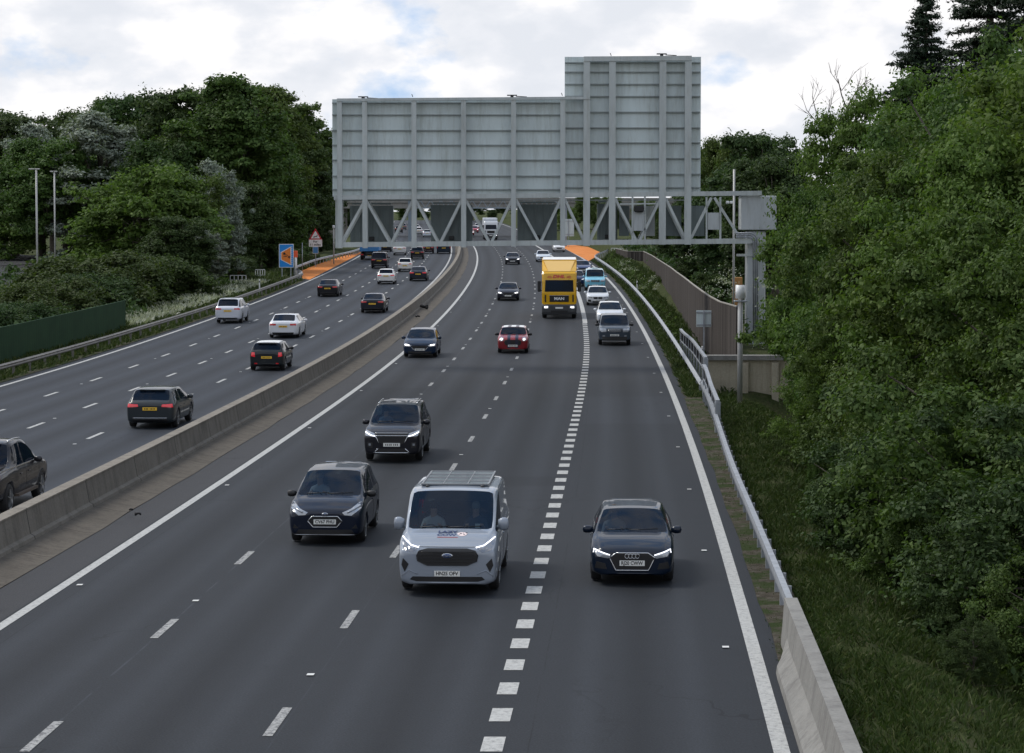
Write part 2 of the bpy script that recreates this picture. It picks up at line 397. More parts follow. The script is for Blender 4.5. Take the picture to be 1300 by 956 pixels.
def wood_fence():
    g = G('fence_boards'); ob = g.n('ShaderNodeTexCoord').outputs['Object']; uv = g.n('ShaderNodeUVMap').outputs[0]
    sx = g.n('ShaderNodeSeparateXYZ'); g.l(uv, sx.inputs[0])
    cell = g.math('FLOOR', g.math('DIVIDE', sx.outputs[0], .16)); wn = g.n('ShaderNodeTexWhiteNoise'); wn.noise_dimensions = '1D'; g.l(cell, wn.inputs['W'])
    c = g.ramp(wn.outputs[0], [(0, (.030, .026, .024)), (.5, (.066, .058, .053)), (1, (.125, .112, .102))])
    fr = g.math('FRACT', g.math('DIVIDE', sx.outputs[0], .16))
    c = g.mix(g.math('LESS_THAN', fr, .16), c, (.012, .010, .009))
    c = g.mix(.22, c, g.ramp(g.noise(ob, 2, 6, .7, (3, 3, .4)), [(.3, (.03, .025, .022)), (.7, (.11, .096, .086))]))
    g.l(c, g.b.inputs['Base Color']); g.b.inputs['Roughness'].default_value = .95; g.b.inputs['Specular IOR Level'].default_value = .08
    return g.m
M['boards'] = wood_fence()

# ---------------------------------------------------------------- swept strips along the road
def yrange(Y0, Y1):
    ys = [Y0]; 
    while ys[-1] < Y1:
        y = ys[-1]; st = 3.0 if y < 120 else 5.0 if y < 300 else 10.0
        ys.append(min(Y1, y + st))
    return ys
def sweep(profile, Y0, Y1, closed=False, caps=False, ys=None):
    """profile = [(s, z)...] or a function of Y"""
    mb = MB(); ys = ys or yrange(Y0, Y1); rings = []
    for y in ys:
        pr = profile(y) if callable(profile) else profile
        rings.append([P3(s, y, z) for s, z in pr])
    n = len(rings[0]); vs = [p for r in rings for p in r]; fs = []
    for i in range(len(ys) - 1):
        for k in range(n if closed else n - 1):
            k2 = (k + 1) % n; fs.append((i * n + k, i * n + k2, (i + 1) * n + k2, (i + 1) * n + k))
    if caps: fs.append(tuple(range(n))); fs.append(tuple(range((len(ys) - 1) * n, len(ys) * n)))
    mb.add(vs, fs); return mb, ys, n
def strip(name, s0, s1, Y0, Y1, z, m, cuts=6, kind='structure'):
    def pr(y):
        a = s0(y) if callable(s0) else s0; b = s1(y) if callable(s1) else s1
        zz = z if not callable(z) else None
        return [(a + (b - a) * i / cuts, z(a + (b - a) * i / cuts, y) if callable(z) else z) for i in range(cuts + 1)]
    mb, ys, n = sweep(pr, Y0, Y1)
    me = bpy.data.meshes.new(name); me.from_pydata(mb.v, [], mb.f); me.materials.append(m)
    uv = me.uv_layers.new(name='UVMap')
    for l in me.loops:
        v = me.vertices[l.vertex_index].co; uv.data[l.index].uv = (v.x - pathx(v.y), v.y)
    me.update(); o = link(name, me)
    bm = bmesh.new(); bm.from_mesh(me); bmesh.ops.recalc_face_normals(bm, faces=bm.faces)
    if sum(f.normal.z for f in bm.faces) < 0: bmesh.ops.reverse_faces(bm, faces=bm.faces)
    bm.to_mesh(me); bm.free()
    return tag(o, kind=kind)

# terrain -----------------------------------------------------------------
def bumpy(x, y): return .10 * math.sin(x * 1.3 + y * .37) * math.sin(y * .9 - x * .2) + .06 * math.sin(x * 3.1) * math.sin(y * 2.3)
def sm(a, b, t):
    t = min(1, max(0, (t - a) / (b - a))); return t * t * (3 - 2 * t)
def gz(s, Y):
    """ground height above the carriageway level at offset s"""
    if -20.1 < s < -17 and 234 < Y < 352: return -.06
    if 14.8 < s < 18.8 and 294 < Y < 405: return -.06
    if -17.1 <= s <= 14.85: return -.05
    if s > 14.85:
        d = s - 14.85
        near = -.09 * (d < 1.2) - 2.2 * sm(.9, 7, d) + bumpy(s, Y) * min(1, d / 2)
        far = -.09 * (d < .7) + .05 + 1.1 * sm(.6, 2.2, d) + .2 * sm(3, 12, d) + 3.0 * sm(10, 60, d) + bumpy(s, Y) * min(1, d / 2)
        return near + (far - near) * sm(99.0, 101.5, Y) - .02
    d = -17.1 - s
    return -.0 + .25 * sm(.5, 2.5, d) + bumpy(s, Y) * min(1, d / 2) - .6 * sm(3, 9, d) + .9 * sm(12, 34, d)
def terrain():
    ss = sorted(set([-3000, -1500, -700, -400, -250, -160, -110, -80, -60, -50] + list(np.arange(-44, -16.9, 1.0).round(2)) + [-17.15, -17.1, -10, 0, 10, 14.85, 14.9] + list(np.arange(15.3, 34, .7).round(2)) + [36, 40, 46, 54, 65, 80, 110, 160, 250, 400, 700, 1500, 3000]))
    ys = [-300, -100, -40] + list(np.arange(0, 90, 3.0)) + list(np.arange(90, 112, 1.0)) + list(np.arange(112, 300, 4.0)) + list(range(300, 600, 15)) + list(range(600, 1200, 60)) + [1300, 1700, 2500, 4000]
    vs = []; n = len(ss)
    for y in ys:
        for s in ss:
            yc = min(y, 800); px = pathx(y) if y < 1200 else pathx(1200)
            vs.append((px + s, y, prof(y) + gz(s, y)))
    fs = [(i * n + k, i * n + k + 1, (i + 1) * n + k + 1, (i + 1) * n + k) for i in range(len(ys) - 1) for k in range(n - 1)]
    me = bpy.data.meshes.new('ground'); me.from_pydata(vs, [], fs); me.materials.append(M['ground'])
    for p in me.polygons: p.use_smooth = True
    me.update(); return tag(link('ground', me), kind='structure')
terrain()
YE = 760
strip('oncoming_carriageway', -1.22, 14.9, -60, YE, 0.0, M['asphalt_near'], 8)
strip('outbound_carriageway', -17.1, -2.9, -60, YE, 0.0, M['asphalt_far'], 8)
strip('hard_strip', -1.20, -.18, -60, YE, .004, M['asphalt_strip'], 2)
def wob(a, amp=.10): return lambda y: a + amp * math.sin(y * .7) * math.sin(y * .23 + 1) + amp * .5 * math.sin(y * 2.1)
strip('verge_strip', wob(14.30, .05), 15.05, -20, 98, lambda s, y: .012 + .05 * sm(14.3, 15.6, s), M['dirt'], 5)
strip('verge_strip', wob(14.45, .1), 15.4, 98, 330, .012, M['dirt'], 3)
strip('verge_strip', -17.3, wob(-16.75, .06), -20, 330, .012, M['dirt'], 3)

# lane lines ----------------------------------------------------------------
def lines(name, segs, m, z=.008):
    """segs = [(s0, s1, Y0, Y1)]"""
    mb = MB()
    for a, b, y0, y1 in segs:
        ys = yrange(y0, y1) if y1 - y0 > 6 else [y0, y1]
        vs = []
        for y in ys: vs += [P3(a, y, z), P3(b, y, z)]
        mb.add(vs, [(2 * i, 2 * i + 1, 2 * i + 3, 2 * i + 2) for i in range(len(ys) - 1)])
    return tag(mb.build(name, m), kind='structure')
lines('edge_line', [(-.12, .10, -40, 700)], M['line'])
lines('edge_line', [(13.82, 14.06, -40, 700)], M['line'])
lines('edge_line', [(-3.75, -3.55, -40, 700)], M['line'])
lines('edge_line', [(-16.3, -16.1, -40, 700)], M['line'])
def dashes(s, w, Y0, Y1, per, ln): 
    out = []; y = Y0
    while y < Y1: out.append((s - w / 2, s + w / 2, y, y + ln)); y += per
    return out
def studs(s, Y0, Y1, per=9.0):
    return [(s - .06, s + .06, y, y + .16) for y in np.arange(Y0, Y1, per)]
lines('lane_line', dashes(3.1, .15, 51.0 - 9 * 6, 420, 9, 2.0) , M['line_worn'])
lines('lane_line', dashes(6.42, .15, 43.0 - 9 * 5, 420, 9, 2.0), M['line_worn'])
def cline(y): return 9.78 + .4 * sm(60, 140, y)
lines('lane_line', [(cline(y) - .16, cline(y) + .16, y, y + .95) for y in np.arange(-9.0, 160, 2.0)] + [(10.05, 10.37, 160, 420)], M['line'])
lines('lane_line', dashes(-6.8, .15, 8, 420, 9, 2.4), M['line'])
lines('lane_line', dashes(-9.85, .15, 12, 420, 9, 2.4), M['line'])
lines('lane_line', dashes(-12.85, .15, 9, 420, 9, 2.4), M['line'])
M['stud'] = mat('reflective_stud', (.6, .6, .58), .3)
lines('road_studs', studs(3.1, 46, 200, 18) + studs(6.42, 38.5, 200, 18) + studs(-6.8, 60, 200, 18) + studs(-12.85, 88, 200, 18) + studs(-9.85, 70, 200, 18) + studs(.32, 48, 200, 18) + studs(13.45, 41, 200, 12), M['stud'], .02)
# orange refuge surfacing -----------------------------------------------------
def poly_ground(name, pts, m, z=.016):
    bm = bmesh.new(); vs = [bm.verts.new((pathx(y) + s, y, prof(y) + z)) for s, y in pts]; bm.faces.new(vs)
    bmesh.ops.triangulate(bm, faces=bm.faces)
    for _ in range(3): bmesh.ops.subdivide_edges(bm, edges=[e for e in bm.edges if e.calc_length() > 6], cuts=1)
    for v in bm.verts: v.co.z = prof(v.co.y) + z
    bmesh.ops.recalc_face_normals(bm, faces=bm.faces)
    me = bpy.data.meshes.new(name); bm.to_mesh(me); bm.free(); me.materials.append(m); 
    if me.polygons[0].normal.z < 0: me.flip_normals()
    return tag(link(name, me), kind='structure')
poly_ground('emergency_bay_surface', [(-16.42, 237), (-16.42, 345), (-18.3, 322), (-19.4, 292), (-19.6, 262), (-17.4, 240)], M['orange_surf'])
poly_ground('emergency_bay_surface', [(14.2, 298), (16.6, 322), (18.0, 338), (18.2, 372), (14.2, 400)], M['orange_surf'])

# central barrier -----------------------------------------------------------------
mb, ys, n = sweep([(-2.08, .02), (-2.13, .22), (-2.22, .27), (-2.32, .83), (-2.62, .83), (-2.72, .27), (-2.82, .22), (-2.88, .0)], -60, 700, caps=True)
b = mb.mesh('central_barrier', M['barrier'])
cb = empty('central_barrier', P3(-2.4, 60, 0), label='long stained concrete barrier between the two carriageways', cat='barrier')
w_ = link('barrier_wall', b, cb); w_.matrix_parent_inverse = Matrix.Translation(-cb.location)
mb, ys, n = sweep([(-2.30, .835), (-2.30, .87), (-2.64, .87), (-2.64, .835)], -60, 700, closed=True, caps=True)
w_ = mb.build('coping', M['coping'], cb); w_.matrix_parent_inverse = Matrix.Translation(-cb.location)
strip('central_reserve_apron', wob(-1.20, .045), -2.10, -60, 700, lambda s, y: .016 + .13 * sm(-1.25, -2.1, s) , M['apron'], 5)
strip('central_reserve_apron', -2.86, -3.1, -60, 700, .014, M['apron'], 1)

def keep(o, parent):
    o.parent = parent; o.matrix_parent_inverse = Matrix.Translation(-parent.location); return o
def tagged_root(name, loc, label, cat, group=None): return empty(name, loc, label=label, cat=cat, group=group)

# guard rails ---------------------------------------------------------------------
WB = [(0, .53), (.035, .57), (.075, .60), (.035, .635), (.01, .665), (.035, .695), (.075, .73), (.035, .76), (0, .80)]
def guard_rail(label, sfun, Y0, Y1, side, m, per=3.2, box=False, step=3.0, post_h=.62):
    """side = +1 when the traffic lies towards +s"""
    root = tagged_root('guard_rail', P3(sfun(Y0), Y0), label, 'guard rail', 'steel guard rails along the verges')
    ys = list(np.arange(Y0, Y1, step)) + [Y1]
    if box: pr = lambda y: [(sfun(y) + a, z) for a, z in ((-.06, .50), (.06, .50), (.075, .60), (.06, .70), (-.06, .70), (-.075, .60))]
    else:
        pr = lambda y: [(sfun(y) + side * (.03 + a), z - .05) for a, z in WB] + [(sfun(y) + side * (.022 + a), z - .05) for a, z in reversed(WB)]
    mb, _, _ = sweep(pr, Y0, Y1, closed=True, caps=True, ys=ys)
    keep(mb.build('beam', m), root)
    post = None; y = Y0 + .3
    while y < Y1:
        if post is None:
            mb = MB(); mb.bar((0, 0, -.3), (0, 0, post_h), .12, .06); mb.box((side * .05, 0, post_h - .08), (.10, .10, .16))
            post = mb.build('post', m); o = post
        else: o = post.copy(); COL.objects.link(o)
        p = P3(sfun(y) - side * .09, y); o.location = p; keep(o, root); y += per
    return root
def rs(y): return 14.66 + .45 * sm(60, 100, y)
guard_rail('pale galvanised guard rail curving beside the bushes on the near right verge', rs, 42, 99, -1, M['galv'], 1.6, step=2.5, box=True, post_h=.66)
guard_rail('galvanised guard rail below the brown timber fence, running on under the gantry', lambda y: 15.1 - .2 * sm(200, 300, y), 98.2, 292, -1, M['galv'], 3.2)
guard_rail('short guard rail round the right hand orange bay', lambda y: 14.9 + 4.6 * sm(292, 345, y), 292, 420, -1, M['galv'], 4.0)
guard_rail('brownish guard rail in front of the green fence on the left verge', lambda y: -17.2 + .15 * sm(140, 180, y), 60, 236, 1, M['galv_brown'], 3.2)
guard_rail('guard rail behind the left orange bay below the blue sign', lambda y: -17.3 - 2.4 * sm(236, 258, y) + 2.8 * sm(275, 335, y), 234, 420, 1, M['galv'], 3.2)

# concrete end block of the near rail
def end_block():
    root = tagged_root('concrete_end_block', P3(14.6, 38), 'pale concrete barrier end at the near end of the right guard rail', 'concrete barrier')
    def pr(y):
        t = sm(41.4, 37.5, y) * 1.0; fo = .06 + .26 * sm(40.3, 38.6, y)
        s0 = 14.50; return [(s0 - fo, -.1), (s0 - fo * .9, .12), (s0 - .02 - fo * .15, .38), (s0, .86), (s0 + .23, .86), (s0 + .25, .38), (s0 + .34, .1), (s0 + .36, -.3)]
    mb, _, _ = sweep(pr, 20, 41.3, closed=True, caps=True, ys=[8, 14, 20, 25, 30, 33, 35, 36.5, 37.5, 38.2, 38.8, 39.4, 40, 40.6, 41.3])
    keep(mb.build('block', M['end_concrete']), root)
end_block()

# parapets above the retaining wall --------------------------------------------------
def parapet(label, s0, Y0, Y1, h, low):
    root = tagged_root('pedestrian_parapet', P3(s0(Y0), Y0), label, 'parapet', 'steel parapets behind the near guard rail')
    ys = list(np.arange(Y0, Y1, 2)) + [Y1]
    mb, _, _ = sweep(lambda y: [(s0(y) - .07, h(y)), (s0(y) + .07, h(y)), (s0(y) + .07, h(y) + .09), (s0(y) - .07, h(y) + .09)], Y0, Y1, closed=True, caps=True, ys=ys)
    keep(mb.build('top_rail', M['galv']), root)
    mb, _, _ = sweep(lambda y: [(s0(y) - .03, h(y) - .55), (s0(y) + .03, h(y) - .55), (s0(y) + .03, h(y) - .49), (s0(y) - .03, h(y) - .49)], Y0, Y1, closed=True, caps=True, ys=ys)
    keep(mb.build('lower_rail', M['galv']), root)
    mb = MB(); 
    for y in np.arange(Y0, Y1, .55): mb.bar(P3(s0(y), y, h(y) - .5), P3(s0(y), y, h(y)), .025, .025)
    keep(mb.build('bars', M['dark_metal']), root)
    for i, y in enumerate([Y0 + .05] + list(np.arange(Y0 + 3, Y1 - 1, 3)) + [Y1 - .05]):
        mb = MB(); w = .19 if i == 0 else .08
        mb.bar(P3(s0(y), y, -.1), P3(s0(y), y, h(y) + .02), w, w); keep(mb.build('post', M['galv']), root)
    return root
parapet('taller steel parapet with a capped top rail, ending at the cream wall', lambda y: 15.28, 98.6, 127, lambda y: 1.62 - .25 * sm(110, 127, y), 0)
parapet('lower cranked steel parapet in front of the cream wall', lambda y: 15.0 + .1 * sm(80, 90, y) - .02, 82, 96, lambda y: 1.10 + .38 * sm(88, 95, y), 0)

# retaining wall -------------------------------------------------------------
def retaining_wall():
    root = tagged_root('retaining_wall', (8.6, 100, 0), 'cream concrete retaining wall behind the parapet, with pilasters and a coping', 'wall')
    mb = MB(); mb.box((11.1, 100.2, .2), (5.4, .4, 2.6)); o = mb.build('wall_face', M['cream_concrete'], None); keep(o, root)
    mb = MB(); mb.box((11.1, 100.12, 1.60), (5.5, .62, .2)); keep(mb.build('coping', M['end_concrete']), root)
    for x in (10.0, 11.3, 12.9):
        mb = MB(); mb.box((x, 99.9, .15), (.28, .2, 2.5)); keep(mb.build('pilaster', M['cream_concrete']), root)
retaining_wall()

# fences ---------------------------------------------------------------------
def board_fence(name, label, cat, pts, h, m, th=.06, base=None, cap=.0, post_every=3.0, post_m=None):
    root = tagged_root(name, (pts[0][0], pts[0][1], 0), label, cat)
    mb = MB(); d = 0; vs = []; us = []
    for i, (x, y, z0, z1) in enumerate(pts):
        if i: d += math.hypot(x - pts[i - 1][0], y - pts[i - 1][1])
        a = pts[max(0, i - 1)]; b = pts[min(len(pts) - 1, i + 1)]
        t = Vector((b[0] - a[0], b[1] - a[1], 0)).normalized(); nn = Vector((t.y, -t.x, 0)) * th / 2
        p = Vector((x, y, 0)); vs += [p - nn + Vector((0, 0, z0)), p - nn + Vector((0, 0, z1)), p + nn + Vector((0, 0, z1)), p + nn + Vector((0, 0, z0))]; us.append(d)
    fs = []
    for i in range(len(pts) - 1):
        for k in range(4): fs.append((i * 4 + k, i * 4 + (k + 1) % 4, i * 4 + 4 + (k + 1) % 4, i * 4 + 4 + k))
    fs += [(0, 1, 2, 3), tuple(range(len(vs) - 4, len(vs)))]
    me = bpy.data.meshes.new('boards'); me.from_pydata([tuple(v) for v in vs], [], fs); me.materials.append(m)
    uv = me.uv_layers.new(name='UVMap')
    for l in me.loops: uv.data[l.index].uv = (us[l.vertex_index // 4], vs[l.vertex_index].z)
    me.update(); o = link('boards', me); keep(o, root)
    if cap:
        mb = MB()
        for i in range(len(pts) - 1):
            a, b = pts[i], pts[i + 1]; mb.bar((a[0], a[1], a[3] + .03), (b[0], b[1], b[3] + .03), cap, .05)
        keep(mb.build('capping', post_m or m), root)
    return root
def fen(s, Y, z0, z1): p = P3(s, Y); return (p.x, Y, p.z + z0, p.z + z1)
tf = [fen(s_, y_, z_, 3.72 - prof(y_)) for s_, y_, z_ in ((16.75, 101.2, .9), (16.3, 107, .5), (16.2, 114, .5), (16.2, 121, .5), (16.3, 135, .5), (16.5, 150, .4), (16.7, 165, .3), (17.0, 180, .2), (17.3, 197, .1), (17.7, 215, 0), (18.2, 233, 0), (18.6, 250, 0), (18.9, 262, 0), (17.2, 263, 0), (17.0, 285, 0))]
board_fence('timber_fence', 'tall brown board fence following the right verge behind the guard rail', 'fence', tf, 3, M['boards'], cap=.09, post_m=mat('fence_cap', (.27, .25, .22), .8))
def green_boards():
    g = G('green_fence_sheet'); uv = g.n('ShaderNodeUVMap').outputs[0]; ob = g.n('ShaderNodeTexCoord').outputs['Object']
    sx = g.n('ShaderNodeSeparateXYZ'); g.l(uv, sx.inputs[0])
    fr = g.math('FRACT', g.math('DIVIDE', sx.outputs[0], .5))
    c = g.ramp(g.noise(ob, .7, 5, .6), [(.3, (.009, .034, .013)), (.7, (.017, .050, .020))])
    c = g.mix(g.math('LESS_THAN', fr, .12), c, (.008, .02, .010)); g.l(c, g.b.inputs['Base Color']); g.b.inputs['Roughness'].default_value = .85; g.b.inputs['Specular IOR Level'].default_value = .15
    return g.m
def gf(s, Y, z0, z1): p = P3(s, Y); return (p.x, Y, p.z + z0, p.z + z1)
board_fence('green_noise_fence', 'dark green sheet noise fence standing behind the left guard rail', 'fence', [gf(-19.3, y, -.4, 2.05) for y in (60, 75, 90, 105, 120, 135, 149)], 2, green_boards(), th=.1)

# ---------------------------------------------------------------- gantry
def gantry():
    Y = 118.0
    root = tagged_root('sign_gantry', (11.9, Y, 0), 'grey green cantilever sign gantry seen from behind, spanning the oncoming lanes', 'gantry')
    A = lambda x, y, dy=0: at(x, y, Y) + Vector((0, dy, 0))
    def add(mb, name, m): return keep(mb.build(name, m), root)
    tilt = lambda x, y: y - (x - 430) * .0085
    # panels
    def panel(name, x0, x1, y0, y1):
        a = A(x0, y0, .42); b_ = A(x1, y1, .42)
        mb = MB(); mb.box(((a.x + b_.x) / 2, Y + .42, (a.z + b_.z) / 2), (abs(b_.x - a.x), .06, abs(a.z - b_.z))); return add(mb, name, M['g_panel'])
    panel('sign_panel', 421, 716.8, 125.5, 249.5)
    panel('sign_panel', 717.2, 890, 71.5, 245)
    # ribs behind the sheets
    for ys, x0, x1 in (([130.5, 145.5, 165.2, 184, 203, 223.4, 240.4], 421, 716.5), ([79, 91, 106.5, 122, 142, 162, 181, 201, 221, 238], 717.5, 889.5)):
        for y in ys:
            mb = MB(); a, b_ = A(x0, y, .33), A(x1, y, .33); mb.bar(a, b_, .12, .055); add(mb, 'sheet_rib', M['g_rib'])
    # posts
    def post(x, yt, yb, w):
        a, b_ = A(x, yt), A(x, yb); mb = MB(); m_ = (a + b_) / 2; h = a.z - b_.z
        mb.box((a.x, Y - .12, m_.z), (w, .02, h)); mb.box((a.x, Y + .12, m_.z), (w, .02, h)); mb.box((a.x, Y, m_.z), (.03, .22, h))
        return add(mb, 'upright', M['g_post'])
    for x, yt, yb, w in ((431, 127.5, 315, .25), (463, 127, 315, .25), (525.5, 126.5, 314.5, .25), (588.5, 126, 314, .25), (652, 125.5, 313, .25), (714.5, 125, 312, .25),
                         (745, 78, 312, .33), (777.5, 78, 311, .33), (841.5, 78, 310.5, .34), (873.8, 78, 310.5, .34)):
        post(x, yt, yb, w)
    for x, yt, yb in ((427, 250, 315), (897, 250, 306), (914.5, 250, 306), (803, 247, 307), (818.7, 247, 307)):
        a, b_ = A(x, yt), A(x, yb); mb = MB(); mb.bar(a, b_, .09, .09); add(mb, 'thin_upright', M['g_post'])
    # top beams
    for x0, y0, x1, y1, t in ((428, 127, 749, 124.5, .14), (741, 75, 878, 74, .24)):
        mb = MB(); a, b_ = A(x0, y0, -.02), A(x1, y1, -.02); mb.bar(a, b_, .30, t); add(mb, 'top_beam', M['g_post'])
    # truss, front and back face
    for dy in (0.02, 1.55):
        mb = MB(); mb.bar(A(424, 251, dy), A(967, 245, dy), .22, .22); add(mb, 'top_chord', M['g_post'])
        mb = MB(); mb.bar(A(426, 311, dy), A(967, 306, dy), .22, .24); add(mb, 'bottom_chord', M['g_post'])
        pairs = [(463, 433), (465, 495), (524, 497), (528, 556), (586, 559), (591, 621), (650, 624), (655, 684), (712, 687), (717, 742), (775, 749), (781, 808), (839, 812), (845, 871), (903, 876), (907, 941)]
        for xt, xb in pairs:
            if dy > 1 and xt > 880: continue
            mb = MB(); sh = 0 if dy < 1 else 3
            mb.bar(A(xt, tilt(xt, 255), dy), A(xb, tilt(xb, 309), dy), .13, .13); add(mb, 'diagonal', M['g_post'])
    for x in (431, 463, 525.5, 588.5, 652, 714.5, 745, 777.5, 841.5, 873.8, 940):
        a, b_ = A(x, tilt(x, 251)), A(x, tilt(x, 311)); mb = MB(); mb.bar(a + Vector((0, .1, 0)), a + Vector((0, 1.5, 0)), .12); mb.bar(b_ + Vector((0, .1, 0)), b_ + Vector((0, 1.5, 0)), .12)
        add(mb, 'cross_member', M['g_post'])
        if x > 430 and x < 930:
            mb = MB(); mb.bar(a + Vector((0, 1.57, 0)), b_ + Vector((0, 1.57, 0)), .16); add(mb, 'rear_upright', M['g_post'])
    a = A(424, 254, .8); b_ = A(880, 252, .8)
    mb = MB(); mb.box(((a.x + b_.x) / 2, Y + .8, a.z + .0), (b_.x - a.x, 1.1, .05)); add(mb, 'walkway', M['g_rib'])
    # lane signal cases with ribbed backs, hung on the far face
    for x0, x1 in ((441, 497), (545, 599), (657, 708), (760, 786)):
        a, b_ = A(x0, tilt(x0, 261), 2.0), A(x1, tilt(x0, 309), 2.0); mb = MB()
        mb.box(((a.x + b_.x) / 2, Y + 2.1, (a.z + b_.z) / 2), (b_.x - a.x, .3, a.z - b_.z)); w = b_.x - a.x
        sc_ = add(mb, 'signal_case', M['g_dark'])
        mb = MB()
        for i in range(7): mb.box((a.x + w * (i + .5) / 7, Y + 1.92, (a.z + b_.z) / 2), (.06, .06, (a.z - b_.z) * .96))
        mb.box(((a.x + b_.x) / 2, Y + 2.0, a.z + .10), (w * .9, .2, .08))
        r_ = add(mb, 'case_ribs', M['g_dark'])
        mb = MB(); mb.bb(((a.x + b_.x) / 2, Y + 1.86, b_.z + .22), (.26, .14, .2), .02); add(mb, 'junction_box', M['black'])
    for x0, x1, m in ((788, 801, 'g_dark'), (821, 834, 'g_light'), (845, 868, 'g_dark'), (880, 898, 'g_dark')):
        a, b_ = A(x0, 261, 1.8), A(x1, 300, 1.8); mb = MB(); mb.box(((a.x + b_.x) / 2, Y + 1.85, (a.z + b_.z) / 2), (b_.x - a.x, .25, a.z - b_.z)); add(mb, 'equipment_case', M[m])
    for x0, x1, y0, y1, dy, m in ((803.8, 818, 268, 293, -.02, 'g_light'), (897.6, 914, 270, 291.5, -.02, 'g_light')):
        a, b_ = A(x0, y0, dy), A(x1, y1, dy); mb = MB(); mb.box(((a.x + b_.x) / 2, Y + dy, (a.z + b_.z) / 2), (b_.x - a.x, .05, a.z - b_.z)); add(mb, 'backing_plate', M[m])
    a = A(811, 265, -.15); mb = MB(); mb.bb(a, (.5, .3, .34), .06); add(mb, 'camera_housing', M['black'])
    mb = MB(); mb.bar(A(787, 259), A(835, 258.5), .07); add(mb, 'equipment_bar', M['g_post'])
    mb = MB()
    for q in (-.06, .06):
        mb.bb(A(926 + q * 40, 257, -.1), (.16, .3, .14), .03)
    add(mb, 'twin_camera', M['white'])
    # right-hand column, its head box, brackets and pipework
    a, b_ = A(941, 248.5, .5), A(986, 292, .5); mb = MB(); mb.bb(((a.x + b_.x) / 2, Y + .75, (a.z + b_.z) / 2), (b_.x - a.x, 1.3, a.z - b_.z), .03); add(mb, 'head_box', M['g_light'])
    c = A(961, 300, .75); mb = MB(); mb.bb((c.x, Y + .78, (c.z + .2) / 2 - .1), (.95, 1.0, c.z + .5), .05); add(mb, 'column', M['g_light'])
    a, b_ = A(936, 300), A(975, 312); mb = MB(); mb.bar(A(936, 324, .3), A(972, 324, .3), .2, .12); add(mb, 'bracket', M['g_post'])
    for k in range(3):
        mb = MB(); o_ = k * .10
        mb.tube([A(934, 296, -.15 - 0) + Vector((0, 0, -o_)), A(953, 296, -.15) + Vector((0, 0, -o_)), A(958, 298, -.15) + Vector((-o_ * .6, 0, -o_)), A(961, 303, -.15) + Vector((-o_, 0, -o_ * .3)), A(961.5, 420, -.15) + Vector((-o_, 0, 0))], .042, 8)
        add(mb, 'conduit', M['galv'])
    # small fittings on the top edge
    for x, y in ((461, 125), (650, 123), (840, 70.5)):
        a = A(x, y); mb = MB(); mb.box(a + Vector((0, 0, .08)), (.5, .18, .05)); mb.box(a + Vector((.0, 0, .02)), (.16, .12, .12)); mb.bar(a + Vector((.2, 0, .03)), a + Vector((.75, 0, .0)), .04); add(mb, 'lifting_bracket', M['dark_metal'])
    for x, y in ((524, 123), (714, 121.5), (776, 71)):
        a = A(x, y); mb = MB(); mb.bar(a, a + Vector((-.05, 0, .14)), .035); add(mb, 'lug', M['dark_metal'])
gantry()

# ---------------------------------------------------------------- vegetation
def leaf_cloud(centres, radii, per, size, rng, droop=.0, flat=.8, up=.5, asp=.55):
    """numpy cloud of small pointed leaves / leaf sprays on the shells of many clumps"""
    C = np.repeat(centres, per, axis=0); Rr = np.repeat(radii, per)
    n = len(C); d = rng.normal(size=(n, 3)); d /= np.linalg.norm(d, axis=1)[:, None]
    low = d[:, 2] < -.35; d[low, 2] *= .4
    ph_ = np.repeat(rng.uniform(0, 6.28, (len(centres), 3)), per, axis=0)
    rad = Rr * (rng.random(n) ** .5) * (1 + .38 * np.sin(3 * d[:, 0] + ph_[:, 0]) * np.sin(3 * d[:, 1] + ph_[:, 1]) + .22 * np.sin(6 * d[:, 2] + ph_[:, 2]) + rng.normal(0, .13, n))
    P = C + d * rad[:, None] * np.array([1, 1, flat])
    nrm = d + rng.normal(size=(n, 3)) * .55 + np.array([0, 0, up]); nrm /= np.linalg.norm(nrm, axis=1)[:, None]
    t = np.cross(nrm, rng.normal(size=(n, 3))); t /= np.linalg.norm(t, axis=1)[:, None]
    t[:, 2] -= droop; b = np.cross(nrm, t)
    s = size * rng.uniform(.6, 1.35, n)[:, None]
    tip = P + t * s; tail = P - t * s; a = P + b * s * asp + t * s * .1; c = P - b * s * asp + t * s * .1 + nrm * s * .12
    V = np.stack([tail, a, tip, c], axis=1).reshape(-1, 3)
    return V
def quads_mesh(name, V, m):
    n = len(V) // 4; me = bpy.data.meshes.new(name)
    me.vertices.add(len(V)); me.vertices.foreach_set('co', V.astype(np.float32).ravel())
    me.loops.add(n * 4); me.loops.foreach_set('vertex_index', np.arange(n * 4, dtype=np.int32))
    me.polygons.add(n); me.polygons.foreach_set('loop_start', np.arange(0, n * 4, 4, dtype=np.int32))
    me.materials.append(m); me.update(calc_edges=True); me.validate(); return me
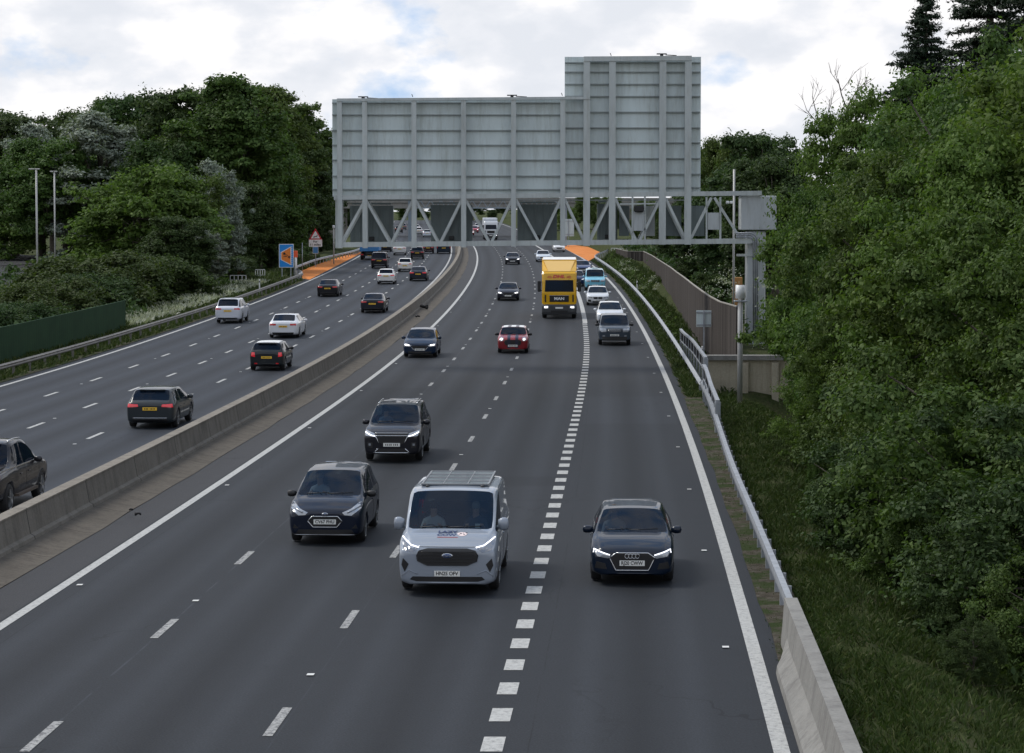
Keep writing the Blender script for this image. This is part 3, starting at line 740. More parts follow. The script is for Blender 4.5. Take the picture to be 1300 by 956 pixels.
def make_tree(name, H, Rc, seed, nc, per, size, lm, zc=.58, rz=.42, trunk=.5, flat=.8, spread=1.0, top=1.0, label=None, clump=(.13, .27), core=True):
    rng = np.random.default_rng(seed); rnd = random.Random(seed)
    ph = rng.uniform(0, 6.28, 6)
    cs = []; rr = []
    while len(cs) < nc:
        d = rng.normal(size=3); d /= np.linalg.norm(d)
        if d[2] < -.75: continue
        lump = 1 + .26 * math.sin(3 * math.atan2(d[1], d[0]) + ph[0]) * math.cos(2.2 * d[2] + ph[1]) + .14 * math.sin(5 * math.atan2(d[1], d[0]) + ph[2] + 3 * d[2])
        k = rng.uniform(.45, 1.0) ** .6 * lump
        r = Rc * rng.uniform(*clump)
        if rng.random() < .14: k *= 1.05; r *= .65
        tp = 1 - (1 - top) * max(0, d[2])
        cs.append((d[0] * k * (Rc - r * .5) * tp, d[1] * k * (Rc - r * .5) * tp, H * zc + d[2] * k * H * rz)); rr.append(r)
    cs = np.array(cs); rr = np.array(rr)
    cs[:, 2] = np.maximum(np.minimum(cs[:, 2], H - rr * .75), rr * .5)
    root = empty(name)
    V = leaf_cloud(cs, rr, per, size, rng, flat=flat)
    link('crown', quads_mesh('crown', V, lm), root)
    mb = MB(); tz = H * trunk; r0 = .028 * H
    bend = rng.uniform(-.3, .3, 2)
    pts = [(0, 0, -.6), (bend[0] * .3, bend[1] * .3, tz * .5), (bend[0], bend[1], tz), (bend[0] * .6, bend[1] * .6, H * .82)]
    mb.tube(pts, [r0, r0 * .75, r0 * .5, r0 * .12], 8)
    for i in range(0, nc, max(1, nc // 26)):
        z0 = rnd.uniform(.25, .75) * H * .8; a = Vector((bend[0] * .8, bend[1] * .8, min(z0, cs[i][2]))); b = Vector(cs[i])
        mid = (a + b) / 2 + Vector((0, 0, .08 * H * rnd.uniform(-.3, 1)))
        mb.tube([a, mid, b], [r0 * .28, r0 * .17, r0 * .05], 5)
    mb.build('trunk', M['bark'], root)
    return root
def put(root, first, x, y, z, s, rz, label, cat, group, name=None, sx=1.0):
    o = root if first else copy_tree(root)
    o.location = (x, y, z); o.scale = (s * sx, s * sx, s); o.rotation_euler = (0, 0, rz)
    tag(o, label, cat, group); return o
USED = set()
PROTO = {}
def proto(kind):
    if kind in PROTO: return PROTO[kind]
    K = dict(
        oak=lambda: make_tree('broadleaf_tree', 16, 6.5, 3, 220, 290, .19, M['leaf_mid']),
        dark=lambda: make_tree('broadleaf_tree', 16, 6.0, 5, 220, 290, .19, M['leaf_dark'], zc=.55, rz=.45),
        tall=lambda: make_tree('tall_tree', 20, 5.5, 8, 250, 270, .19, M['leaf_mid'], zc=.54, rz=.46, top=.75),
        olive=lambda: make_tree('broadleaf_tree', 14, 6.5, 11, 200, 290, .185, M['leaf_olive'], zc=.5, rz=.5),
        silver=lambda: make_tree('silver_leaved_tree', 14, 4.6, 13, 210, 280, .14, M['leaf_silver'], zc=.52, rz=.48, clump=(.10, .22), top=.7),
        bright=lambda: make_tree('broadleaf_tree', 12, 6.0, 17, 190, 300, .175, M['leaf_bright'], zc=.48, rz=.52),
        shrub=lambda: make_tree('hedge_shrub', 5, 3.6, 19, 130, 290, .115, M['leaf_dark'], zc=.40, rz=.55, trunk=.3),
        shrub2=lambda: make_tree('hedge_shrub', 5, 3.6, 23, 130, 290, .115, M['leaf_olive'], zc=.40, rz=.55, trunk=.3),
        near=lambda: make_tree('roadside_tree', 12, 5.2, 29, 330, 470, .070, M['leaf_mid'], zc=.50, rz=.50, clump=(.09, .19)),
        near2=lambda: make_tree('roadside_tree', 12, 5.2, 31, 330, 470, .074, M['leaf_bright'], zc=.50, rz=.50, clump=(.09, .19), top=.8),
        nearsh=lambda: make_tree('leafy_bush', 6, 3.6, 37, 200, 420, .058, M['leaf_dark'], zc=.42, rz=.54, trunk=.3, clump=(.10, .20)),
        nearsh2=lambda: make_tree('leafy_bush', 6, 3.6, 41, 200, 420, .060, M['leaf_mid'], zc=.42, rz=.54, trunk=.3, clump=(.10, .20)),
    )
    PROTO[kind] = K[kind](); return PROTO[kind]
HT = dict(oak=16, dark=16, tall=20, olive=14, silver=14, bright=12, shrub=5, shrub2=5, near=12, near2=12, nearsh=6, nearsh2=6)
RNG = random.Random(4)
def plant(kind, px, ytop, Y, label, group, cat='tree', sx=1.0, base=None):
    """a tree at distance Y standing on the ground, its top and place read off the photograph"""
    p = at(px, ytop, Y); s_ = p.x - pathx(Y)
    z = prof(Y) + gz(s_, Y) if base is None else base
    h = max(1.0, p.z - z) * 1.02
    if group in (LG, HG) and Y < 420:
        rr_ = dict(oak=6.5, dark=6, tall=5.5, olive=6.5, silver=4.6, bright=6, shrub=3.6, shrub2=3.6)[kind] / HT[kind] * h * sx
        if s_ > -20.4 - rr_ * .92: return plant(kind, px, ytop, Y + 6, label, group, cat, sx, base)
    first = kind not in USED; USED.add(kind)
    return put(proto(kind), first, p.x, Y, z - .1, h / HT[kind], RNG.uniform(0, 6.28), label, cat, group, sx=sx)

LG = 'trees of the wood on the left'; HG = 'bushes behind the green fence'
for a in [
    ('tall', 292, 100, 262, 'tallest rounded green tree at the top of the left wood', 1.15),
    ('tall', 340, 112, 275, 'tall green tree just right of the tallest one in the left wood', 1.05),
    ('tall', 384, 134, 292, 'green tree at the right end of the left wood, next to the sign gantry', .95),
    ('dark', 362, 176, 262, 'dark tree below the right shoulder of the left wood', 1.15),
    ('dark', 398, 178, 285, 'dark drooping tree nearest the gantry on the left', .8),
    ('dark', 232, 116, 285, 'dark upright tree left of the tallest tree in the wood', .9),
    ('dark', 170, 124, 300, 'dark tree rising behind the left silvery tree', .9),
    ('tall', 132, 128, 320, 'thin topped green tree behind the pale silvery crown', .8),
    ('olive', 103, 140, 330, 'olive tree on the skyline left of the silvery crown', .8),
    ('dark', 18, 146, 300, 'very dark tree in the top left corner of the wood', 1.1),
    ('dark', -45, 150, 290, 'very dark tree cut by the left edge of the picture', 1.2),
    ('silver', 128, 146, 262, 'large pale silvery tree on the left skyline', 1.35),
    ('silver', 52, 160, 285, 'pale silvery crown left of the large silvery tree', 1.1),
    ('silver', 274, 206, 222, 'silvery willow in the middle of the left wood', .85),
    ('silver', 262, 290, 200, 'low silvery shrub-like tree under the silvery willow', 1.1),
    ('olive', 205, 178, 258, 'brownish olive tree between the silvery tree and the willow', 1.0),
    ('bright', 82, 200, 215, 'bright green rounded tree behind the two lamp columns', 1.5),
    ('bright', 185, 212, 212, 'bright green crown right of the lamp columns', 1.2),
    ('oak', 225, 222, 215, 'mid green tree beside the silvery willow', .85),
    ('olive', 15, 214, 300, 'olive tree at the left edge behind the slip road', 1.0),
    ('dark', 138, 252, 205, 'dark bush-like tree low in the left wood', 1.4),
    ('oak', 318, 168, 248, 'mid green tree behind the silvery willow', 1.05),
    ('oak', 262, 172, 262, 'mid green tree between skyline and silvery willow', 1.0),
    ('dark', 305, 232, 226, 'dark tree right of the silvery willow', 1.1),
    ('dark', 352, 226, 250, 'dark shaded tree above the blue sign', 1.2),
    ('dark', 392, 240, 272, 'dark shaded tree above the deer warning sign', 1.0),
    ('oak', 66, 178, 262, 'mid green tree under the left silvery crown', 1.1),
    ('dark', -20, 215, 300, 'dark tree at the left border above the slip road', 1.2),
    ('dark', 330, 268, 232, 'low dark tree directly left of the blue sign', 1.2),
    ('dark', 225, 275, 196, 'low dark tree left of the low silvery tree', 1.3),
]: plant(a[0], a[1], a[2], a[3] + (70 if a[1] < 170 and a[3] < 262 else 0), a[4], LG, sx=a[5])
def solve_y(px, s_):
    lo, hi = 20, 400
    for _ in range(50):
        m = (lo + hi) / 2
        if (px - PX_CX) / F_PX * m - pathx(m) > s_: lo = m
        else: hi = m
    return lo
HG = 'bushes behind the green fence'
for a in [
    ('shrub', -20, 384, 128, 'dark bush at the left edge behind the green fence', 1.3),
    ('shrub', 32, 380, 120, 'dark bush low behind the left part of the green fence', 1.3),
    ('shrub2', 70, 352, 138, 'olive bush below the lamp columns', 1.3),
    ('shrub', 118, 344, 140, 'dark bush behind the middle of the green fence', 1.3),
    ('shrub2', 150, 322, 156, 'tall olive bush behind the right part of the green fence', 1.3),
    ('shrub2', 205, 318, 172, 'large grey green bush at the end of the green fence', 1.35),
    ('shrub', 185, 350, 158, 'low dark bush over the end of the green fence', 1.2),
    ('shrub', 232, 345, 192, 'small dark bush near the pale grass bank', 1.1),
    ('shrub2', 108, 318, 176, 'olive bush behind the lamp columns', 1.4),
    ('shrub', 292, 322, 226, 'dark bush at the foot of the left wood', 1.3),
    ('shrub', 345, 318, 255, 'dark bush behind the blue sign', 1.3),
    ('shrub', 408, 296, 300, 'dark bush behind the deer sign', 1.3),
    ('shrub2', -10, 386, 108, 'olive bush at the left edge, lowest one behind the green fence', 1.2),
]: plant(a[0], a[1], a[2], solve_y(a[1], -23.6 - (a[3] % 5) * .4) if a[3] < 195 else a[3], a[4], HG, cat='bush', sx=a[5])

RG = 'trees and bushes on the right bank'
for a in [
    ('near2', 1112, 118, 92, 'light green tree nearest the gantry on the right, rounded top', .66),
    ('near', 1104, 205, 84, 'green tree whose branches hang over the gantry column', .68),
    ('near2', 1222, 92, 80, 'bright green tree below the pointed conifer', .8),
    ('near', 1310, 44, 72, 'large green tree in the upper right, below the dark conifer', .8),
    ('near2', 1410, 22, 64, 'green tree cut by the right edge of the picture', 1.0),
    ('near', 1190, 150, 74, 'mid green tree in front of the rounded one', .8),
    ('near2', 1270, 160, 62, 'bright green crown in the middle of the right bank', .8),
    ('near', 1122, 318, 77, 'green tree low beside the cream wall', .8),
    ('near', 1390, 215, 54, 'dark green tree filling the right edge at mid height', .9),
    ('near', 1235, 310, 62, 'green tree in the centre of the right bank', .9),
    ('near2', 1080, 405, 72, 'leafy low tree overhanging the white camera post', .85),
    ('nearsh2', 1155, 462, 60, 'leafy bush above the grass right of the guard rail', .85),
    ('nearsh', 1190, 490, 54, 'dark leafy bush in the lower middle of the right bank', 1.0),
    ('nearsh2', 1300, 430, 50, 'leafy bush half way up the right edge', 1.0),
    ('nearsh', 1385, 520, 45, 'dark leafy bush at the right edge', 1.0),
    ('nearsh', 1090, 585, 54, 'dark leafy bush beside the dark grass slope', .75),
    ('nearsh2', 1165, 625, 50, 'leafy bush with yellow green tips low on the right', .85),
    ('nearsh', 1240, 660, 45, 'dark low bush near the bottom right', .8),
    ('nearsh2', 1360, 700, 42, 'leafy bush in the bottom right corner', .9),
    ('nearsh', 1235, 775, 40.5, 'small dark bush at the bottom right', .8),
    ('nearsh2', 1045, 560, 62, 'yellow green sapling edge beside the parapet', .42),
]: plant(a[0], a[1], a[2], a[3], a[4], RG, sx=a[5])
BG = 'trees behind the gantry on the right'
for a in [
    ('oak', 925, 178, 210, 'light crowned tree on the skyline right of the sign panel', .75),
    ('dark', 965, 172, 190, 'tree on the skyline between sign panel and right bank', .9),
    ('dark', 902, 190, 240, 'dark tree touching the right edge of the sign panel', .9),
    ('dark', 940, 215, 165, 'dark tree behind the gantry head box', 1.1),
    ('dark', 905, 240, 190, 'dark tree behind the right end of the truss', 1.2),
    ('dark', 985, 200, 150, 'dark tree behind the gantry column', 1.0),
    ('dark', 860, 262, 220, 'dark tree above the timber fence', 1.0),
    ('shrub2', 905, 345, 160, 'weedy bush above the timber fence near the post', .8),
    ('shrub2', 878, 332, 190, 'weedy bush above the middle of the timber fence', .9),
    ('shrub', 930, 335, 165, 'dark bush behind the timber fence end', 1.2),
    ('oak', 820, 255, 300, 'green tree seen through the truss above the fence', .8),
    ('oak', 745, 248, 420, 'green tree seen through the truss above the right orange bay', .8),
    ('oak', 775, 250, 370, 'green tree seen through the truss beside the centre signal', .8),
    ('bright', 722, 262, 440, 'light green tree beyond the right orange bay', .9),
]: plant(a[0], a[1], a[2], a[3], a[4], BG, sx=a[5])
FG = 'trees far beyond the bridge'
for i, (k, x, y, Y, l) in enumerate([
    ('dark', 440, 262, 480, 'distant tree seen through the left end of the truss'), ('dark', 480, 256, 560, 'distant dark tree left of the far bridge'),
    ('oak', 520, 250, 640, 'distant tree above the left end of the far bridge'), ('dark', 560, 250, 700, 'distant tree behind the far bridge pier'),
    ('oak', 600, 248, 720, 'distant tree above the lattice gantry'), ('dark', 640, 248, 700, 'distant tree behind the lattice gantry'),
    ('dark', 672, 246, 640, 'distant tree right of the lattice gantry'), ('oak', 700, 250, 560, 'distant tree behind the third signal case'),
    ('dark', 625, 266, 740, 'distant dark tree closing the view under the bridge'), ('dark', 585, 268, 750, 'distant dark tree under the bridge to the left'),
    ('dark', 665, 268, 720, 'distant dark tree under the bridge to the right'), ('dark', 540, 268, 730, 'distant dark tree where the outbound road vanishes')]):
    plant(k, x, y, Y, l, FG, sx=1.3)
# ground-level wood edge masses: dense undergrowth nobody could count
def undergrowth(name, label, boxes, n, size, m, seed):
    rng = np.random.default_rng(seed); out = []
    for (s0, s1, y0, y1, h) in boxes:
        k = n; S = rng.uniform(s0, s1, k); Yv = rng.uniform(y0, y1, k)
        C = np.array([[pathx(y) + s, y, prof(y) + gz(s, y) + h * rng.random() * .6] for s, y in zip(S, Yv)])
        out.append(leaf_cloud(C, rng.uniform(.3, .7, k) * min(1.6, h), 40, size, rng))
    o = link(name, quads_mesh(name, np.concatenate(out), m)); return tag(o, label, None, None, 'stuff')
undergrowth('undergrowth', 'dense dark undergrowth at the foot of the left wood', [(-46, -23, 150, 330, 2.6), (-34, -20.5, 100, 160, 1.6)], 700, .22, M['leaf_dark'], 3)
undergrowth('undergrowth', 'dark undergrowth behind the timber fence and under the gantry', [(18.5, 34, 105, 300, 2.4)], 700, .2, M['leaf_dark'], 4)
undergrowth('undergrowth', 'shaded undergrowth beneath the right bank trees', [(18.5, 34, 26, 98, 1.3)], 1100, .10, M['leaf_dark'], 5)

# dark conifers top right and a bare tree
def conifer(label, px, ytop, Y, H0, Rb, tiers, seed, wide=1.0, bottom=.12):
    rng = np.random.default_rng(seed); p = at(px, ytop, Y); root = empty('conifer', (p.x, Y, p.z - H0), label=label, cat='conifer', group='dark conifers behind the right bank')
    mb = MB(); mb.tube([(0, 0, -6), (0, 0, H0 * .5), (0, 0, H0)], [.32, .2, .03], 8)
    cs = []; rr = []
    for i in range(tiers):
        t = i / (tiers - 1); z = H0 * (bottom + (1 - bottom) * t); r = Rb * (1 - t) ** .85 * rng.uniform(.75, 1.15) + .12; nb = int(7 + 9 * (1 - t))
        for k in range(nb):
            a = rng.uniform(0, 6.28); rl = r * rng.uniform(.65, 1.1)
            tip = Vector((math.cos(a) * rl, math.sin(a) * rl, z - .10 * rl + .1 + rng.uniform(-.25, .25))); mb.tube([(0, 0, z), tip], [.05, .012], 4)
            m = max(3, int(rl * 5))
            for j in range(m):
                q = (j + 1) / m; cs.append((tip.x * q, tip.y * q, z + (tip.z - z) * q)); rr.append(.20 + .34 * (1 - q * .6) * wide)
    mb.build('trunk', M['bark'], root)
    V = leaf_cloud(np.array(cs), np.array(rr), 30, .12, rng, flat=.45, up=.7, asp=.25)
    link('crown', quads_mesh('crown', V, M['needle']), root)
conifer('pointed dark conifer standing above the right bank trees', 1176, 2, 110, 9.5, 3.4, 24, 2)
conifer('broad dark conifer in the top right corner', 1258, -80, 96, 9, 4.2, 18, 3, 1.5, .0)
conifer('second broad dark conifer at the top right edge', 1322, -100, 92, 9, 4.2, 18, 5, 1.5, .0)
def bare_tree():
    p = at(1063, 86, 112); root = empty('bare_tree', (p.x, 112, p.z - 8), label='bare dead branches sticking up above the right bank trees', cat='dead tree')
    rnd = random.Random(5); mb = MB()
    def br(a, d, L, r, k):
        b = a + d * L; mb.tube([a, (a + b) / 2 + Vector((rnd.uniform(-.1, .1), 0, rnd.uniform(-.05, .1))) * L * .4, b], [r, r * .8, r * .55], 5)
        if k:
            for _ in range(3):
                e = Vector((d.x + rnd.uniform(-.9, .9), d.y + rnd.uniform(-.6, .6), d.z + rnd.uniform(-.2, .35))).normalized(); br(a + (b - a) * rnd.uniform(.5, 1), e, L * rnd.uniform(.45, .75), r * .5, k - 1)
    mb.tube([(0, 0, -8), (0, 0, 4.2)], [.3, .1], 6)
    br(Vector((0, 0, 4.0)), Vector((.25, 0, 1)).normalized(), 2.4, .075, 3); br(Vector((0, 0, 3.8)), Vector((-.5, 0, 1)).normalized(), 2.2, .06, 3); br(Vector((0, 0, 4.2)), Vector((.8, 0, .8)).normalized(), 1.8, .05, 3)
    mb.build('branches', M['bark'], root)
bare_tree()

# grass and weeds -----------------------------------------------------------------
def grass(name, label, areas, m, seed, tall=(.15, .45), wid=.02, lean=.35):
    rng = np.random.default_rng(seed); out = []
    for (s0, s1, y0, y1, n, hh) in areas:
        S = rng.uniform(s0, s1, n); Yv = y0 + (y1 - y0) * rng.random(n) ** 1.25
        cl = np.sin(S * 2.1 + Yv * .6) * np.sin(Yv * 1.1 - S) + rng.normal(0, .5, n); k = cl > -.35; S = S[k]; Yv = Yv[k]
        B = np.array([[pathx(y) + s, y, prof(y) + max(gz(s, y), -9)] for s, y in zip(S, Yv)])
        n = len(B); h = rng.uniform(*tall, n)[:, None] * hh; a = rng.uniform(0, 6.28, n)
        w = np.stack([np.cos(a), np.sin(a), np.zeros(n)], 1) * (wid * np.maximum(1, Yv / 60))[:, None]
        ln = rng.normal(size=(n, 3)) * lean; ln[:, 2] = 1; ln /= np.linalg.norm(ln, axis=1)[:, None]
        mid = B + ln * h * .6; tip = B + ln * h + np.stack([ln[:, 0], ln[:, 1], -np.abs(ln[:, 0])], 1) * h * .35
        out.append(np.stack([B - w, B + w, mid + w * .7, tip], 1).reshape(-1, 3))
    o = link(name, quads_mesh(name, np.concatenate(out), m)); return tag(o, label, None, None, 'stuff')
grass('grass', 'rough green grass on the right verge and bank', [(14.9, 15.9, 36, 98, 26000, .5), (14.32, 14.7, 36, 98, 3500, .3), (15.7, 22, 24, 98, 170000, .62), (14.95, 16.5, 22, 42, 6000, .7), (14.5, 16.4, 98, 200, 26000, 1.0), (14.6, 17.5, 200, 300, 14000, 1.2)], M['grass'], 6, wid=.011)
grass('grass', 'rough grass along the left verge and guard rail', [(-19.2, -17.0, 60, 236, 34000, .9), (-24, -19.6, 150, 300, 24000, 1.5)], M['grass'], 8)
grass('dry_grass', 'pale flowering grass on the left bank beyond the green fence', [(-22.5, -19, 152, 222, 16000, 1.5)], M['flower'], 9, wid=.018)
undergrowth('weeds', 'leafy weeds between the right guard rail and the timber fence', [(15.5, 16.1, 100, 200, .35), (15.4, 16.6, 200, 285, .5)], 260, .09, M['leaf_mid'], 12)
undergrowth('cow_parsley', 'pale flowering cow parsley beside and above the timber fence', [(15.4, 16.8, 190, 262, .9), (17.4, 20, 110, 175, 5.2)], 22, .06, M['flower'], 14)

# ---------------------------------------------------------------- vehicles
def paint(name, col, metal=.35, rough=.32):
    return mat(name, col, .45, 0.0 if max(col) < .2 else .25, coat=.6 if max(col) < .2 else 1.0, spec=.12)
M['glass'] = None
def glass(name, tint, clear):
    m = bpy.data.materials.new(name); m.use_nodes = True; t = m.node_tree; b = t.nodes['Principled BSDF']
    b.inputs['Base Color'].default_value = (*tint, 1); b.inputs['Roughness'].default_value = .04
    b.inputs['Specular IOR Level'].default_value = .14 if clear < .3 else .26
    tr = t.nodes.new('ShaderNodeBsdfTransparent'); tr.inputs[0].default_value = (.62, .72, .75, 1); mxs = t.nodes.new('ShaderNodeMixShader')
    mxs.inputs[0].default_value = clear; t.links.new(b.outputs[0], mxs.inputs[1]); t.links.new(tr.outputs[0], mxs.inputs[2])
    t.links.new(mxs.outputs[0], t.nodes['Material Output'].inputs[0]); return m
M['glass'] = glass('windscreen_glass', (.010, .022, .045), .5)
M['glass_dark'] = glass('tinted_glass', (.006, .012, .024), .12)
M['tyre'] = mat('tyre_rubber', (.014, .014, .015), .85)
M['rim'] = mat('alloy', (.28, .29, .30), .35, .8)
M['rim_dark'] = mat('dark_alloy', (.05, .05, .052), .4, .7)
M['arch'] = mat('wheel_arch', (.006, .006, .006), .9)
M['lamp_clear'] = mat('headlamp_glass', (.33, .35, .38), .12, .4, coat=1)
M['lamp_off'] = mat('headlamp_unlit', (.20, .21, .23), .12, .5, coat=1)
M['drl'] = mat('running_light', (.9, .92, 1), .3, emit=(.92, .93, 1.0), es=1.25)
M['beam'] = mat('headlight_beam', (.9, .9, 1), .3, emit=(1, .97, .93), es=2.2)
M['tail'] = mat('tail_lamp', (.30, .008, .010), .15, coat=1, emit=(.6, .01, .02), es=.12)
M['brake'] = mat('lit_tail_lamp', (.5, .01, .02), .15, coat=1, emit=(1, .03, .05), es=.16)
M['chrome'] = mat('chrome_trim', (.55, .56, .57), .22, .9)
M['trim'] = mat('black_trim', (.010, .010, .011), .35)
M['grille'] = mat('grille_black', (.006, .006, .007), .45)
M['plate_w'] = mat('white_plate', (.72, .72, .68), .4)
M['plate_y'] = mat('yellow_plate', (.78, .47, .03), .4)
M['ink'] = mat('plate_characters', (.012, .012, .014), .5)
M['seat'] = mat('seat_cloth', (.03, .03, .033), .8)
M['cabin'] = mat('cabin_plastic', (.018, .018, .02), .6)

def car_body(P, lvl=2):
    """subdivided shell: returns an evaluated mesh with material indices
       0 paint 1 windscreen 2 side glass 3 rear glass 4 black trim 5 wheel arch"""
    L, W, H = P['L'], P['W'], P['H']; w = W / 2; xf = L / 2; xr = -L / 2
    zb = P.get('zb', .19); hood, nose, th = P['hood'], P['nose'], P['th']
    a, ws, rr, rg = P['cowl'], P['ws'], P['rr'], P['rg']; rh = (P.get('roofw', .70) + .08) * w
    bc = hood - .03; roofz = H; tail = P.get('tail', th)
    def belt(x): t = (x - xr) / (L - a); return th + (bc - th) * min(1, max(0, t))
    xm = P.get('bp', (xf - ws + xr + rr) / 2 - .05)
    S = []  # x, w, zb, belt, top, rw, is_roof
    S.append((xr, w * .80, zb + .16, tail - .22, tail - .14, w * .70, 0))
    S.append((xr + .05, w * .92, zb + .04, tail - .10, tail - .02, w * .78, 0))
    if rg > .45:
        S.append((xr + rg * .5, w * .97, zb, tail - .05, tail + .02, w * .80, 0))
    S.append((xr + rg, w * .975, zb, th - .015, th + .045, max(rh * 1.04, w * .74), 0))
    S.append((xr + rr, w, zb, belt(xr + rr), roofz * .975, rh * .97, 1))
    S.append((xr + rr + .5 if rr + .5 < (L - ws - a) * .6 else xm - .5, w, zb, belt(xr + rr + .4), roofz * .997, rh, 1))
    S.append((xm - .045, w, zb, belt(xm), roofz, rh, 1))
    S.append((xm + .045, w, zb, belt(xm), roofz, rh, 1))
    S.append((xf - ws, w, zb, belt(xf - ws), roofz * .982, rh * .99, 1))
    S.append((xf - a, w, zb, bc, hood + .015, w * .905, 0))
    S.append((xf - a * .5, w * .995, zb, (bc * .55 + nose * .45) , (hood * .55 + nose * .45) + .045, w * .80, 0))
    S.append((xf - .24, w * .975, zb, nose - .03, nose + .03, w * .80, 0))
    S.append((xf - .07, w * P.get('sq', .925), zb + .02, nose - .10, nose - .035, w * .76, 0))
    S.append((xf, w * (P.get('sq', .925) - .095), zb + .06, nose - .19, nose - .13, w * .66, 0))
    n = 10; vs = []
    for (x, ww, z0, bl, top, rw, rf) in S:
        zm = z0 + .42 * (bl - z0)
        ring = [(0, z0), (.80 * ww, z0), (.955 * ww, z0 + .07), (ww, zm), (ww * .99, bl - .09), (ww * .945, bl)]
        if rf: ring += [(rw, top - .085), (rw * .93, top - .026), (rw * .5, top - .002), (0, top + .004)]
        else: ring += [(max(rw, ww * .80), (bl + top) / 2 + .005), (rw * .955, top - .008), (rw * .5, top + .006), (0, top + .010)]
        vs.append(ring)
    V = []; F = []; MI = []
    for i, s in enumerate(S):
        for y, z in vs[i]: V.append((s[0], y, z))
        for y, z in vs[i][1:-1]: V.append((s[0], -y, z))
    per = n + n - 2
    def idx(i, k, side): 
        if side > 0 or k in (0, n - 1): return i * per + k
        return i * per + n + k - 1
    ns = len(S); roofs = [i for i in range(ns) if S[i][6]]; r0, r1 = roofs[0], roofs[-1]
    for i in range(ns - 1):
        for k in range(n - 1):
            mi = 0
            if k in (7, 8) and i == r1: mi = 1
            if k in (7, 8) and i == r0 - 1: mi = 3
            if k == 5 and r0 <= i <= r1:
                mi = 2
                if i == r0 + 2: mi = 4
            if k == 5 and i == r0 - 1 and P.get('qglass'): mi = 2
            if P.get('van') and mi == 2 and i < r0 + 3: mi = 0
            if P.get('van') and mi == 4: mi = 0
            if k == 0: mi = 4
            if k == 1 and P.get('clad'): mi = 4
            if k in (7, 8) and P.get('panroof') and r0 < i < r1: mi = P['panroof']
            F.append((idx(i, k, 1), idx(i + 1, k, 1), idx(i + 1, k + 1, 1), idx(i, k + 1, 1))); MI.append(mi)
            F.append((idx(i, k, -1), idx(i, k + 1, -1), idx(i + 1, k + 1, -1), idx(i + 1, k, -1))); MI.append(mi)
    for i, rev in ((0, False), (ns - 1, True)):
        for k in range(n - 1):
            f = [idx(i, k, 1), idx(i, k + 1, 1), idx(i, k + 1, -1), idx(i, k, -1)]
            g = []
            for q in f:
                if q not in g: g.append(q)
            F.append(tuple(reversed(g)) if rev else tuple(g)); MI.append(0)
    me = bpy.data.meshes.new('shell'); me.from_pydata(V, [], F)
    for m in range(6): me.materials.append(None)
    me.polygons.foreach_set('material_index', MI)
    bm = bmesh.new(); bm.from_mesh(me); bmesh.ops.recalc_face_normals(bm, faces=bm.faces)
    cr = bm.edges.layers.float.get('crease_edge') or bm.edges.layers.float.new('crease_edge')
    for e in bm.edges:
        ms = {f.material_index for f in e.link_faces}
        if len(ms) > 1: e[cr] = .75
    for v in bm.verts: pass
    ky = {}
    for e in bm.edges:   # shoulder line and sill stay crisp
        a_, b_ = e.verts[0].index % per, e.verts[1].index % per
        if a_ == b_ and a_ in (4, n + 3, 2, n + 1): e[cr] = max(e[cr], .5)
        if a_ == b_ and a_ in (5, 6, 7, n + 4, n + 5, n + 6): e[cr] = max(e[cr], .38)
        if a_ // 1 != b_ and e.verts[0].index // per == e.verts[1].index // per and e.verts[0].index // per in (len(S) - 2, len(S) - 3): e[cr] = max(e[cr], .28)
    bm.to_mesh(me); bm.free()
    ob = bpy.data.objects.new('shell', me); COL.objects.link(ob)
    md = ob.modifiers.new('s', 'SUBSURF'); md.levels = lvl; md.render_levels = lvl
    # wheel wells
    cm = MB(); r = P['wr'] + .055
    for ax in (P['fa'], P['ra']):
        x = xf - ax if ax > 0 else 0
        for sgn in (1, -1):
            prof_ = [(0.001, 0), (r, 0), (r, w * .46), (0.001, w * .46)]
            cm.lathe([(q, sgn * (w * .62 + h)) for q, h in prof_], (x, 0, P['wr']), 'y', 28)
    cme = cm.mesh('cut', [None]); co = bpy.data.objects.new('cut', cme); COL.objects.link(co)
    for _ in range(5): cme.materials.append(None)
    for p in cme.polygons: p.material_index = 5
    bo = ob.modifiers.new('b', 'BOOLEAN'); bo.operation = 'DIFFERENCE'; bo.object = co; bo.solver = 'EXACT'
    try: bo.material_mode = 'INDEX'
    except Exception: pass
    dg = bpy.context.evaluated_depsgraph_get(); dg.update()
    out = bpy.data.meshes.new_from_object(ob.evaluated_get(dg))
    bpy.data.objects.remove(ob); bpy.data.objects.remove(co)
    # restore the exact outer size
    xs = [v.co.x for v in out.vertices]; ys = [v.co.y for v in out.vertices]; zs = [v.co.z for v in out.vertices]
    kx, ky_, kz = L / (max(xs) - min(xs)), W / (max(ys) - min(ys)), (H - zb) / (max(zs) - min(zs)); x0 = (max(xs) + min(xs)) / 2; z0 = min(zs)
    for v in out.vertices: v.co.x = (v.co.x - x0) * kx; v.co.y *= ky_; v.co.z = zb + (v.co.z - z0) * kz
    return out

def split_mesh(me, sel, name, mats, remap=None):
    """faces whose material index is in sel -> new mesh"""
    bm = bmesh.new(); bm.from_mesh(me)
    bmesh.ops.delete(bm, geom=[f for f in bm.faces if f.material_index not in sel], context='FACES')
    bm.faces.ensure_lookup_table()
    for f in bm.faces: f.material_index = (remap or {}).get(f.material_index, 0); f.smooth = True
    o = bpy.data.meshes.new(name); bm.to_mesh(o); bm.free()
    o.materials.clear()
    for m in mats: o.materials.append(m)
    return o

